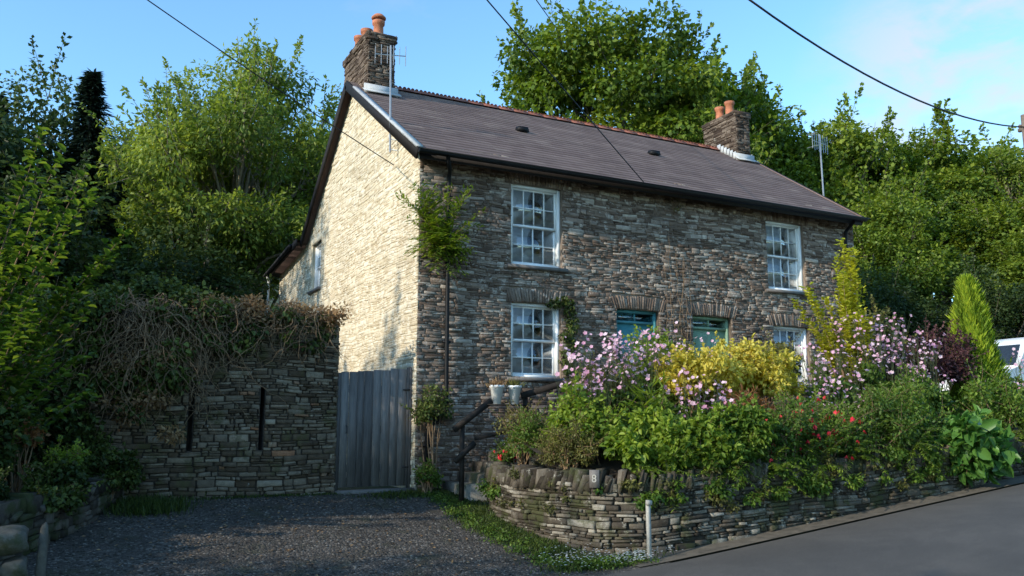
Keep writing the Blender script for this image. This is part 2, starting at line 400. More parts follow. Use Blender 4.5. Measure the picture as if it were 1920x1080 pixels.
def window(a,b,c,d,mp,cols=4,rows=2,curt='half'):
    mb=MB();f=.055
    bu(mb,mp,a,a+f,c,d,-.2,-.075);bu(mb,mp,b-f,b,c,d,-.2,-.075);bu(mb,mp,a+f,b-f,d-f,d,-.2,-.077);bu(mb,mp,a+f,b-f,c,c+.05,-.2,-.05)
    ia,ib,ic,id_=a+f,b-f,c+.05,d-f;mid=(ic+id_)/2;s=.042
    gl=MB()
    for (v0,v1,dd) in((ic,mid+.015,-.165),(mid-.015,id_,-.125)):
        bu(mb,mp,ia,ia+s,v0,v1,dd-.035,dd);bu(mb,mp,ib-s,ib,v0,v1,dd-.035,dd)
        bu(mb,mp,ia+s,ib-s,v0,v0+s,dd-.034,dd-.001);bu(mb,mp,ia+s,ib-s,v1-s*.8,v1,dd-.034,dd-.001)
        for i in range(1,cols):
            u=ia+s+(ib-ia-2*s)*i/cols;bu(mb,mp,u-.010,u+.010,v0+s,v1-s*.8,dd-.03,dd-.004)
        for i in range(1,rows):
            v=v0+s+(v1-v0-s*1.8)*i/rows;bu(mb,mp,ia+s,ib-s,v-.010,v+.010,dd-.028,dd-.006)
        bu(gl,mp,ia+s-.005,ib-s+.005,v0+s-.005,v1-s*.8+.005,dd-.022,dd-.018)
    w=build('window',mb,M_white,house)
    build('glass',gl,M_glass,w)
    mb=MB();bu(mb,mp,a-.09,b+.09,c-.06,c-.002,-.19,.06);build('sill',mb,M_slab,w)
    def drape(u0,u1,v0,v1,dd):
        mb=MB();n=16;vs=[];fs=[]
        for i in range(n+1):
            u=u0+(u1-u0)*i/n;q=dd+.02*math.sin(i*2.2)
            vs+=[mp(u,v0,q),mp(u,v1,q)]
        for i in range(n): fs.append((2*i,2*i+2,2*i+3,2*i+1))
        mb.add(vs,fs);build('curtain',mb,M_curt,w)
    if curt=='half': drape(a+.02,a+.2,c,d,-.33);drape(b-.2,b-.02,c,d,-.33);drape(a+.02,b-.02,c,c+(d-c)*.22,-.40)
    elif curt=='side': drape(a+.02,a+.14,c,d,-.33)
    return w
window(*wins[0],mfs,curt='half');window(*wins[1],mfs,curt='half');window(*wins[2],mfs,curt='side');window(*wins[3],mfs,curt='side')
window(*gw[0],mgs,cols=3,rows=2,curt='half')
def door(a,b,c,d,M):
    mb=MB();mp=mfs;f=.06
    bu(mb,mp,a,a+f,c,d,-.2,-.09);bu(mb,mp,b-f,b,c,d,-.2,-.09);bu(mb,mp,a+f,b-f,d-f,d,-.2,-.092)
    tz=d-.26;bu(mb,mp,a+f,b-f,tz,tz+.05,-.2,-.1)
    bu(mb,mp,(a+b)/2-.012,(a+b)/2+.012,tz+.05,d-f,-.17,-.12)
    bu(mb,mp,a+f+.004,b-f-.004,c,tz,-.18,-.14)
    la,lb=a+f+.004,b-f-.004;w=lb-la
    for (v0,v1) in((c+.15,c+.72),(c+.9,tz-.12)):
        for k in(0,1):
            u0=la+.1+k*(w/2-.03);u1=u0+w/2-.17
            bu(mb,mp,u0,u1,v0,v1,-.139,-.128);bu(mb,mp,u0+.04,u1-.04,v0+.04,v1-.04,-.128,-.118)
    o=build('door',mb,M,house)
    mb=MB();bu(mb,mp,a+f,b-f,tz+.05,d-f,-.16,-.155);build('fanlight',mb,M_glass,o)
    mb=MB();p=(lb-.07,.125,c+.98);mb.tube([(p[0],.14,p[2]),(p[0],.08,p[2])],[.012,.03],8);build('door_knob',mb,M_brass,o)
    mb=MB();bu(mb,mp,a-.12,b+.12,c-.14,c-.002,-.25,.25);build('doorstep',mb,M_slab,o)
door(*doors[0],M_teal);door(*doors[1],M_green)
# ---------------------------------------------------------------- roof
dy_,dz_=RY-EY,RZ-EZ;SL=math.hypot(dy_,dz_);ey,ez=dy_/SL,dz_/SL
def mroof(u,s,d): return (u,EY+ey*s-ez*d,EZ+ez*s+ey*d)
mb=MB();XL=-.15
ex=.20;s=0.;r=0
while s<SL-.02:
    y=EY+ey*s;xR=xr(y);w=.33;u=XL-RN.random()*w;s1=min(s+ex+.04,SL)
    rt=U(-.15,.15);l=.020+U(-.002,.002)
    while u<xR:
        a=max(u,XL);b=min(u+w,xR)
        if b-a>.03:
            vs=[mroof(a,s,l),mroof(b,s,l),mroof(b,s1,.003),mroof(a,s1,.003),mroof(a,s,l-.016),mroof(b,s,l-.016)]
            t=.5+rt+U(-.2,.2)
            if RN.random()<.02:t=U(.85,1)
            mb.add(vs,[(0,1,2,3),(4,5,1,0)],t)
        u+=w
    s+=ex;r+=1
mb.add([mroof(XL,0,0),mroof(xr(EY),0,0),mroof(xr(RY),SL,0),mroof(XL,SL,0),mroof(XL,0,-.05),mroof(xr(EY),0,-.05),mroof(xr(RY),SL,-.05),mroof(XL,SL,-.05)],[(0,1,2,3),(7,6,5,4),(0,4,5,1),(0,3,7,4),(1,5,6,2)],0)
yb,zb=7.85,6.22;ye,ze=11.25,5.9
mb.add([(XL,RY,RZ),(xr(RY),RY,RZ),(xr(yb),yb,zb),(XL,yb,zb),(XL,RY,RZ-.06),(xr(RY),RY,RZ-.06),(xr(yb),yb,zb-.06),(XL,yb,zb-.06)],[(0,1,2,3),(7,6,5,4),(0,3,7,4),(1,5,6,2)])
mb.add([(-.28,yb-.02,zb+.01),(xr(yb),yb-.02,zb+.01),(xr(ye),ye,ze),(-.28,ye,ze),(-.28,yb-.02,zb-.05),(xr(yb),yb-.02,zb-.05),(xr(ye),ye,ze-.06),(-.28,ye,ze-.06)],[(0,1,2,3),(7,6,5,4),(0,3,7,4),(1,5,6,2),(2,6,7,3)])
roof=build('roof',mb,M_slate,house,label='purple grey slate roof')
mb=MB();n=24;x0=.72;x1=xr(RY)-.75
for i in range(n):
    a=x0+(x1-x0)*i/n+.004;b=x0+(x1-x0)*(i+1)/n-.004;h=.11;w=.13;zt=RZ+.07+U(-.006,.006)
    mb.add([(a,RY-w,zt-.09),(b,RY-w,zt-.09),(b,RY-.02,zt),(a,RY-.02,zt),(b,RY+.02,zt),(a,RY+.02,zt),(b,RY+w,zt-.09),(a,RY+w,zt-.09)],[(0,1,2,3),(3,2,4,5),(5,4,6,7),(0,3,5,7),(1,6,4,2)],U(0,1))
    m=4
    for k in range(m):
        cx=a+(b-a)*(k+.5)/m;rr=(b-a)/m*.46;A=[(cx+rr*math.cos(q),zt-.005+1.15*rr*math.sin(q)) for q in np.linspace(0,math.pi,7)]
        vs=[(p,RY-.014,q) for p,q in A]+[(p,RY+.014,q) for p,q in A];N=7
        mb.add(vs,[tuple(range(N)),tuple(range(2*N-1,N-1,-1))]+[(j,j+1,j+1+N,j+N) for j in range(N-1)],.5)
build('ridge_tiles',mb,M_ridge,roof)
for (x,y) in((3.15,2.2),(6.62,2.2)):
    mb=MB();z=roofz(y)+.05;a=math.atan2(dz_,dy_)
    mb.box((x,y,z+.02),(.26,.2,.1),rx=a*.3,taper=.8)
    build('roof_vent',mb,M_black,roof)
up=(0,-ez,ey)
def one(name,mat,fn,parent=house,**k):
    mb=MB();fn(mb);return build(name,mb,mat,parent,**k)
one('bargeboard',M_brownb,lambda m:m.beam((XL-.018,EY-.02,EZ-.09),(XL-.018,RY,RZ-.09),.035,.2,up))
one('bargeboard',M_brownb,lambda m:m.beam((XL-.018,RY,RZ-.09),(XL-.018,yb,zb-.1),.035,.2,(0,.61,.79)))
one('bargeboard',M_brownb,lambda m:m.beam((-.29,yb-.1,zb-.06),(-.29,ye,ze-.08),.035,.17,(0,.1,1)))
one('bargeboard',M_brownb,lambda m:m.beam((xr(EY)+.018,EY,EZ-.07),(xr(RY)+.018,RY,RZ-.07),.035,.2,up))
one('bargeboard',M_brownb,lambda m:m.beam((xr(RY)+.018,RY,RZ-.07),(xr(yb)+.018,yb,zb-.1),.035,.2,(0,.61,.79)))
one('fascia_board',M_brownb,lambda m:m.beam((-.1,EY+.04,EZ-.07),(xr(EY),EY+.04,EZ-.07),.03,.17))
one('verge_capping',M_lead,lambda m:m.beam((XL+.015,EY-.02,EZ+.03),(XL+.015,RY-.6,roofz(RY-.6)+.03),.12,.035,up))
one('verge_capping',M_slate,lambda m:m.beam((xr(EY)-.01,EY,EZ+.03),(xr(RY)-.01,RY,RZ+.03),.08,.02,up))
mb=MB()
gy=EY-.075
pr=[(math.cos(q)*.062,math.sin(q)*.062) for q in np.linspace(math.pi,2*math.pi,9)]
vs=[(x,gy+a,EZ-.03+b) for x in(XL-.02,xr(EY)+.03) for a,b in pr]
mb.add(vs,[(i,i+1,i+10,i+9) for i in range(8)]+[tuple(range(9)),tuple(range(9,18))])
mb.box((5.2,gy-.062,EZ-.03),(xr(EY)-XL+.05,.012,.02));
build('gutter',mb,M_black,house)
one('gutter',M_black,lambda m:m.tube([(-.36,ye+.05,ze-.06),(-.36,yb+.3,zb-.1)],.055,8))
mb=MB();r=.037
mb.tube([(.36,gy,EZ-.09),(.37,gy,EZ-.17),(.48,-.2,EZ-.26),(.51,-.085,EZ-.36),(.51,-.085,EZ-.5),(.51,-.085,1.95),(.49,-.085,1.82),(.22,-.085,1.6),(.18,-.085,1.48),(.18,-.085,.62)],r,10)
for z in(5.5,4.2,3.0,2.0,1.3): mb.box((.51 if z>1.5 else .18,-.07,z),(.13,.06,.04))
build('downpipe',mb,M_black,house)
one('downpipe',M_black,lambda m:m.tube([(10.1,gy,EZ-.09),(10.12,-.1,EZ-.3),(10.12,-.085,EZ-.5),(10.12,-.085,1.7)],r,8))
mb=MB();mb.tube([(-.34,11.1,5.84),(-.30,11.1,5.74),(-.28,11.1,5.66),(-.28,11.1,5.6),(-.28,11.1,3.)],.035,8)
build('downpipe',mb,M_white,house,label='white downpipe at the rear corner')
def chimney(x0,x1,y0,y1,z0,z1,pots,lab):
    mb=MB()
    mb.box(((x0+x1)/2,(y0+y1)/2,(z0+z1)/2),(x1-x0-.04,y1-y0-.04,z1-z0-.02),t=0)
    for mp,a,b in((lambda u,v,d:(u,y0-d,v),x0,x1),(lambda u,v,d:(x0-d,u,v),y0,y1),(lambda u,v,d:(u,y1+d,v),x0,x1),(lambda u,v,d:(x1+d,u,v),y0,y1)):
        stonewall(mb,mp,a,b,z0,z1-.14,(.03,.06),(.12,.4),prot=(0,.03),g=.004)
        stonewall(mb,mp,a-.03,b+.03,z1-.14,z1,(.04,.06),(.15,.4),prot=(.02,.06),g=.003)
    mb.box(((x0+x1)/2,(y0+y1)/2,z1-.02),(x1-x0+.08,y1-y0+.08,.06),t=.3)
    ch=build('chimney',mb,M_chim,house,label=lab)
    f=MB();a=math.atan2(dz_,dy_)
    zf=roofz(y0);f.box(((x0+x1)/2,y0-.05,zf+.07),(x1-x0+.14,.03,.2),t=.5)
    f.box(((x0+x1)/2,y0-.13,zf+.0),(x1-x0+.2,.2,.02),rx=a)
    for xx in(x1+.045,)+(() if x0<.5 else (x0-.045,)):
        for k in range(6):
            y=y0+(RY-y0)*(k+.5)/6;f.box((xx,y,roofz(y)+.09),(.015,(RY-y0)/6+.02,.2))
    build('flashing',f,M_lead,ch)
    for (px,py,h,cap) in pots:
        p=MB();p.lathe((px,py,z1),[(.15,0),(.145,.04),(.12,.05),(.105,h-.1),(.135,h-.08),(.14,h),(.10,h+.001),(.09,h-.05)],18)
        if cap:
            p.lathe((px,py,z1+h),[(.10,0),(.10,.04)],18,m=1);p.lathe((px,py,z1+h+.04),[(.12,0),(.16,.02),(.16,.05),(.1,.11),(.02,.13)],18)
        build('chimney_pot',p,[M_terra,M_brass],ch)
chimney(.07,.68,3.42,5.15,8.3,9.95,[(.40,3.75,.46,True),(.26,4.15,.40,False),(.24,4.6,.42,False)],'dark stone chimney stack with three clay pots')
chimney(10.3,10.78,3.45,4.75,8.4,9.98,[(10.52,3.9,.45,False),(10.52,4.3,.42,False)],'stone chimney stack with two clay pots')
def aerial(base,top,mat,parent,boomdir=(1,-.3),n=7,sz=1,arm=(.13,0)):
    mb=MB();bx,by,bz=base;tx,ty,tz=top
    mb.tube([base,top],.019,8);mb.tube([(bx+arm[0],by+arm[1],bz+.25),(bx,by,bz+.25)],.012,6);mb.tube([(bx+arm[0],by+arm[1],bz+.05),(bx,by,bz+.05)],.012,6)
    d=Vector((boomdir[0],boomdir[1],0)).normalized();c=Vector((tx,ty,tz-.22*sz));e=.33*sz
    mb.tube([tuple(c-d*e),tuple(c+d*e)],.01,6)
    for i in range(n):
        p=c+d*(-e+2*e*i/(n-1));hh=(.2+.03*(i%2))*sz
        mb.tube([(p.x,p.y,p.z-hh),(p.x,p.y,p.z+hh)],.0075,5)
    for zz in(-.16*sz,.16*sz):
        p=c-d*e;s_=Vector((-d.y,d.x,0));mb.tube([tuple(p-s_*.15+Vector((0,0,zz))),tuple(p+s_*.15+Vector((0,0,zz)))],.007,5)
    return build('tv_aerial',mb,mat,parent,label='television aerial on a thin mast')
aerial((-.16,1.1,6.55),(-.19,1.12,8.62),M_metal,house,(1,-.3),6,.85)
aerial((11.0,1.25,6.4),(11.0,1.27,8.75),M_metal,house,(1,.2),8,1.0,(-.35,0))
# ---------------------------------------------------------------- leaf tools
def unit(a): return a/(np.linalg.norm(a,axis=-1,keepdims=True)+1e-9)
def leaves(mb,P,D,N,L,W,T,six=False,fold=.3,m=0):
    n=len(P)
    if n==0:return
    L=np.broadcast_to(L,(n,))[:,None];W=np.broadcast_to(W,(n,))[:,None]
    D=unit(D);S=unit(np.cross(D,N));N=unit(np.cross(S,D))
    T=np.clip(np.broadcast_to(T,(n,)),0,1)
    if six:
        V=np.stack([P,P+D*L*.3+S*W*.45+N*W*fold,P+D*L*.68+S*W*.36+N*W*fold*.7,P+D*L-N*L*.08,P+D*L*.68-S*W*.36+N*W*fold*.7,P+D*L*.3-S*W*.45+N*W*fold],1).reshape(-1,3)
        b=np.arange(n)[:,None]*6
        F=np.concatenate([b+np.array([0,1,2,3]),b+np.array([0,3,4,5])]);mb.addnp(V,F,np.concatenate([T,T]),m)
    else:
        V=np.stack([P,P+D*L*.5+S*W*.5+N*W*fold*.5,P+D*L,P+D*L*.5-S*W*.5+N*W*fold*.5],1).reshape(-1,3)
        F=np.arange(n)[:,None]*4+np.arange(4);mb.addnp(V,F,T,m)
def rv(n): return unit(NR.normal(size=(n,3)))
def clump_leaves(mb,C,R_,n,L,W,shell=.45,droop=.3,six=False,m=0,tb=.5,tv=.35,flat=.6,upn=.6):
    C=np.asarray(C,float);R_=np.asarray(R_,float)
    if R_.ndim==1:R_=np.stack([R_,R_,R_*flat],1)
    w=R_.prod(1)**(2/3);idx=NR.choice(len(C),n,p=w/w.sum())
    d=rv(n);r=shell+(1-shell)*NR.random(n)**.6
    ph=NR.uniform(0,6.28,(len(C),1));r=r*(1+.18*np.sin(d[:,0]*5+ph[idx,0])*np.cos(d[:,2]*4+ph[idx,0]*2))
    P=C[idx]+d*R_[idx]*r[:,None]
    ct=NR.uniform(-1,1,len(C))*tv
    D=rv(n)*.7+d*.6;D[:,2]-=droop
    N=d*.5+rv(n)*.55;N[:,2]+=upn
    Ls=L*NR.uniform(.55,1.3,n)
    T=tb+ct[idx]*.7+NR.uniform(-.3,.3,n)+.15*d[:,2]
    leaves(mb,P,D,N,Ls,Ls*W/L,T,six,m=m)
def tree(name,loc,H,zc,rad,K,n,L,W,Lm,Bm,label,cat='tree',cr=(.22,.4),trunk_r=.22,lean=(0,0),droop=.3,inner=.35,limbs=16,fl=.7,tb=.5,spr=0,**kw):
    root=empty(name,(0,0,0),label=label,category=cat)
    ORG[root.name]=np.zeros(3)
    rx,ry,rz=rad;C=[];Rr=[]
    for i in range(K):
        d=rv(1)[0];
        if d[2]<-.5: d[2]*=.5
        f=inner+(0.86-inner)*NR.random()**.6
        C.append([lean[0]+d[0]*rx*f,lean[1]+d[1]*ry*f,zc+d[2]*rz*f]);q=NR.uniform(*cr)*min(rx,rz);Rr.append(q)
    C=np.array(C);Rr=np.array(Rr)
    mb=MB();clump_leaves(mb,C,Rr,n,L,W,.35,droop,tb=tb,flat=fl)
    tk=MB()
    # loose sprays reaching out of the crown give it a feathery outline
    for i in range(spr):
        k=NR.integers(0,K);c=C[k];d=unit((c-np.array([lean[0],lean[1],zc-rz*.3]))[None])[0]+rv(1)[0]*.45;d[2]+=.35;d/=np.linalg.norm(d)
        ln=Rr[k]*NR.uniform(1.1,2.1);e=c+d*ln;m_=42;t=NR.uniform(.3,1,m_)
        P=c+(e-c)*t[:,None]+rv(m_)*.12*ln*(1.15-t)[:,None];leaves(mb,P,rv(m_)*.6+d*.6-np.array([0,0,droop*.5]),rv(m_)+np.array([0,0,.6]),L*NR.uniform(.6,1.1,m_),W,tb+.1+NR.uniform(-.3,.3,m_))
        tk.tube([c,(c+e)/2+NR.normal(0,.04,3),e],[.02,.012,.004],3,caps=False)
    build('crown',mb,Lm,root)
    mb=tk;top=np.array([lean[0]*.7,lean[1]*.7,zc+rz*.4])
    ts=np.linspace(0,1,8);P=np.outer(1-ts,[0,0,-.4])+np.outer(ts,top);P[1:-1,:2]+=NR.normal(0,.12,(6,2))
    mb.tube(P,trunk_r*(1-.8*ts)+.02,8)
    for i in range(min(limbs,K)):
        c=C[i];k=NR.uniform(.3,.85);b=P[int(k*7)]
        s_=np.linspace(0,1,7)[:,None];mid=(b+c)/2+np.array([0,0,.12*np.linalg.norm(c-b)])
        Q=(1-s_)**2*b+2*s_*(1-s_)*mid+s_**2*c;Q[1:-1]+=NR.normal(0,.06,(5,3))
        mb.tube(Q,trunk_r*.42*(1-.88*np.linspace(0,1,7)),5)
        for w in range(3):
            e=c+rv(1)[0]*Rr[i]*.95;q0=Q[4]
            mb.tube(np.array([q0,(q0+e)/2+NR.normal(0,.1,3),e]),[trunk_r*.12,trunk_r*.07,.008],4)
    build('trunk',mb,Bm,root)
    root.location=loc
    return root
def gz(x,y,d=-.1): return (x,y,Gf(x,y)+d)
b=gz(14.6,14.8);big=tree('broadleaf_tree',b,0,13.2-b[2],(6.9,5.6,5.6),80,66000,.22,.15,L_oak,M_bark,'large dense round-crowned tree rising behind the roof',cr=(.17,.31),trunk_r=.4,inner=.35,tb=.5,fl=.66,spr=90)
b=gz(-.6,15.5);wil=tree('pale_leaved_tree',b,0,9.0-b[2],(4.9,4.4,5.6),105,56000,.19,.08,L_willow,M_barkg,'airy pale green tree with many thin grey branches',cr=(.11,.27),trunk_r=.22,droop=.45,inner=.25,limbs=90,fl=.85,tb=.52,spr=240)
b=gz(25,13.5);med=tree('broadleaf_tree',b,0,11.2-b[2],(4.2,3.8,5.2),50,34000,.21,.14,L_oak,M_bark,'leafy green tree standing beyond the cottage end',cr=(.22,.36),trunk_r=.3,inner=.3,spr=70)
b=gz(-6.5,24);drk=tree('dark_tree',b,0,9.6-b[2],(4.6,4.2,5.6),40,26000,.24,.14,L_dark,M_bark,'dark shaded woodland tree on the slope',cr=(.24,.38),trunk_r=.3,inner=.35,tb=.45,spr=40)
WG='trees along the wooded slope'
def pl(src,x,y,rz,sc,lab,cat='tree',dz=-.1):
    return copy_thing(src,(x,y,Gf(x,y)+dz),rz,sc,label=lab,category=cat)
pl(wil,15.6,11.4,2.4,(.60,.60,1.0),'sunlit yellow green tree in front of the big round-crowned tree')
pl(med,20.0,16.5,1.3,(1.2,1.2,1.15),'leafy green tree beside the big round-crowned tree')
pl(med,22.6,14.5,5.3,(.98,.98,1.02),'leafy green tree beside the big round-crowned tree')
pl(med,28,13.5,3.3,(1.05,1.05,.98),'tall green tree on the wooded slope')
pl(med,31.5,13,2.2,(1.1,1.1,.95),'tall green tree on the wooded slope')
pl(med,37,13,4.0,(1.25,1.25,.95),'tall green tree on the wooded slope')
pl(wil,33,9.5,4.6,(1.0,1.0,.85),'pale green tree at the wood edge')
pl(med,22.5,9,.7,(.8,.8,.68),'green tree behind the garden')
pl(med,20.0,7.6,3.7,(.62,.62,.56),'low green tree behind the garden')
pl(med,29,6.5,.2,(.9,.9,.66),'green tree behind the garden')
pl(med,26.5,5.5,1.7,(.7,.7,.5),'low green tree behind the parked van')
pl(drk,17.5,5.5,2.7,(.5,.5,.42),'low dark tree behind the garden')
pl(drk,21.5,4.2,4.7,(.5,.5,.40),'low dark tree behind the parked van')
pl(med,37,7,2.0,(1,1,.8),'tall green tree on the wooded slope')
pl(drk,44,10,3.0,(1.1,1.1,1.0),'dark shaded tree behind the garden')
pl(drk,-2.5,25,2.1,(1.0,1.0,.88),'dark shaded woodland tree on the slope')
pl(drk,-10.5,21,2.9,(1.0,1.0,.98),'dark shaded woodland tree on the slope')
pl(drk,-6.2,13,1.9,(.85,.85,.64),'low dark tree behind the creeper wall')
pl(drk,-2.9,11.8,3.1,(.7,.7,.56),'low dark tree behind the creeper wall')
pl(wil,1.0,20.5,4.1,(1.0,1.0,.88),'pale green tree behind the cottage')
pl(med,4.5,20,5.0,(.9,.9,.88),'green tree behind the cottage')
pl(drk,-9.5,13,5.1,(.8,.8,.7),'dark shaded tree by the bank')
for (x,y,rz,s_) in((-17,-1.0,0,(.9,.9,.82)),(-17.5,4.8,1,(.95,.95,1.18)),(-18,-8.0,2,(.9,.9,.60)),(-17,-14.5,3,(1.1,1.1,.85)),(-21,10,4,(1.0,1.0,1.05))):
    pl(drk,x,y,rz,s_,'dark tree on the bank above the drive')
for (x,y,rz,s_) in((14,-24,0,1.0),(24,-26,1,1.0),(36,-22,2,1.1)):
    pl(med,x,y,rz,s_,'green tree on the far verge of the lane')
for o in bpy.data.objects:
    if o.parent is None and o.get('category')=='tree': o['group']=WG
def conifer(name,x,y,H,Rb,lab):
    root=empty(name,(0,0,0),label=lab,category='tree')
    n=8000;z=H*(.1+.9*NR.random(n)**.8);tier=(z/.8)%1
    r=Rb*(1-z/H)**.75*(.4+.65*(1-tier))*NR.uniform(.2,1.1,n)+.03;a=NR.random(n)*6.283
    r*=1+.35*np.sin(a*3+z*2)
    P=np.stack([r*np.cos(a),r*np.sin(a),z-.25*r],1);D=np.stack([np.cos(a),np.sin(a),-.35+NR.normal(0,.3,n)],1)
    mb=MB();leaves(mb,P,D,rv(n)*.5+np.array([0,0,1.]),NR.uniform(.2,.45,n),.09,NR.random(n));build('crown',mb,L_con,root)
    mb=MB();mb.tube([(0,0,-.3),(0,0,H*.5),(0,0,H)],[.16,.1,.015],7);build('trunk',mb,M_bark,root)
    root.location=gz(x,y);return root
c=conifer('conifer_tree',-5.2,20.3,11.8,2.0,'tall dark narrow conifer above the wood');c['group']='dark conifers in the wood'
k=copy_thing(c,gz(-8.8,27),1.,(1.3,1.3,.94),label='dark conifer deep in the wood',category='tree')
# ---------------------------------------------------------------- side wall, gate
mb=MB();mp=lambda u,v,d:(u,.1-d,v+wob(u,v))
slits=[(-3.47,-3.40,1.25,2.2),(-2.45,-2.385,1.25,2.2)]
stonewall(mb,mp,-4.9,-1.27,.2,3.22,(.035,.085),(.10,.32),holes=slits,prot=(-.012,.035),g=.005,jit=.014,tb=lambda u,v:RN.random()**1.1)
mpe=lambda u,v,d:(-1.27+d,u,v)
stonewall(mb,mpe,.1,.5,.2,3.2,(.05,.1),(.15,.3),prot=(0,.02))
sw=build('stone_wall',mb,M_side,label='tall dry rubble stone wall with two narrow slits beside the gate',category='wall')
mb=MB()
wallbody(mb,lambda u,v,d:(u,.1-d,v),-4.9,-1.27,.2,lambda u:3.2,[],slits,face=-.03,rev=-.38)
mb.add([(-4.9,.5,.2),(-1.28,.5,.2),(-1.28,.5,3.2),(-4.9,.5,3.2),(-4.9,.13,3.2),(-1.28,.13,3.2),(-1.28,.13,.2)],[(0,1,2,3),(4,5,2,3),(5,6,1,2)])
for s_ in slits: mb.add([(s_[0],.45,s_[2]),(s_[1],.45,s_[2]),(s_[1],.45,s_[3]),(s_[0],.45,s_[3])],[(0,1,2,3)])
build('wall_core',mb,M_mortd,sw)
gate=empty('wooden_gate',(-.65,.17,.58),label='weathered grey vertical plank gate between stone walls',category='gate')
mb=MB();x=-1.2
while x<-.06:
    w=min(U(.11,.16),-.04-x);zt=2.46+U(-.01,.01)+.09*(x+1.2)
    mb.box((x+w/2,.17+U(-.004,.004),(zt+.66)/2),(w-.008,.022,zt-.66),t=RN.random());x+=w
build('planks',mb,M_gate,gate)
mb=MB()
for z in(.95,1.55,2.2): mb.box((-.62,.2,z),(1.1,.03,.12))
mb.box((-1.235,.2,1.52),(.06,.1,1.86),t=0);mb.box((-.02,.2,1.55),(.05,.1,2.05),t=0)
build('gate_frame',mb,M_gate,gate)
for z in(.95,2.2): one('hinge',M_brass,lambda m:m.box((-.10,.152,z),(.12,.006,.025)),gate)
mb=MB();mb.tube([(-1.1,.155,1.5),(-1.1,.13,1.5),(-1.1,.13,1.62),(-1.1,.155,1.62)],.007,6)
build('latch',mb,M_brass,gate)
mb=MB();mb.box((-.63,.12,.575),(1.25,.3,.09),j=.01);build('threshold_stone',mb,M_slab,gate)
cr=empty('creeper',(-3.2,.1,3.0),label='tangled creeper with bare stems hanging over the stone wall',category='plant')
mb=MB()
C=[];Rr=[]
for i in range(40):
    x=-4.9+2.0*RN.random();h=3.22+.42*math.exp(-((x+4.0)/.6)**2)+U(-.12,.12);C.append((x,U(-.1,.6),h));Rr.append(U(.16,.34))
for i in range(14): C.append((U(-2.9,-1.5),U(0,.6),3.25+U(-.12,.1)));Rr.append(U(.12,.25))
for i in range(40):
    x=-5.1+1.5*RN.random()**1.3;C.append((x,U(-.3,.05),U(1.0+.9*(x+5.1),3.3)));Rr.append(U(.16,.32))
for i in range(14): C.append((U(-3.7,-1.5),U(-.12,.0),U(2.75,3.15)));Rr.append(U(.08,.2))
clump_leaves(mb,C,np.array(Rr),13500,.075,.06,.3,.4,six=True,tb=.6);build('foliage',mb,L_ivy,cr)
mb=MB();C=[(U(-3.5,-1.3),U(-.1,.5),3.32+U(-.16,.16)) for i in range(40)]+[(U(-4.6,-3.5),U(-.35,-.1),U(1.4,2.9)) for i in range(14)]
clump_leaves(mb,C,np.full(54,.2),6600,.07,.035,.2,.2,tb=.55);build('dry_foliage',mb,L_dry,cr)
mb=MB()
for i in range(340):
    if i<210: x=NR.normal(-4.05,.45)
    else: x=U(-3.7,-1.35)
    z=3.2+U(-.25,.2);y=U(-.4,-.02) if i<210 else U(-.2,.02);P=[];dx=0;zz=z
    ln=int(U(10,30) if i<210 else U(5,16))
    for k in range(ln):
        P.append((x,y,zz));dx=dx*.75+U(-.055,.055);x+=dx;y=min(.03,max(-.55,y+U(-.04,.035)));zz-=U(.0,.13) if k>2 else U(-.06,.05)
    mb.tube(P,np.linspace(U(.005,.012),.0025,len(P)),4)
for i in range(90):
    x=U(-4.2,-1.4);P=[];y=U(-.15,.5);zz=3.27
    for k in range(10): P.append((x,y,zz));x+=U(-.08,.1);y+=U(-.05,.05);zz+=U(-.03,.1)*(1-k/7)
    mb.tube(P,.0045,4)
build('stems',mb,M_twig,cr)
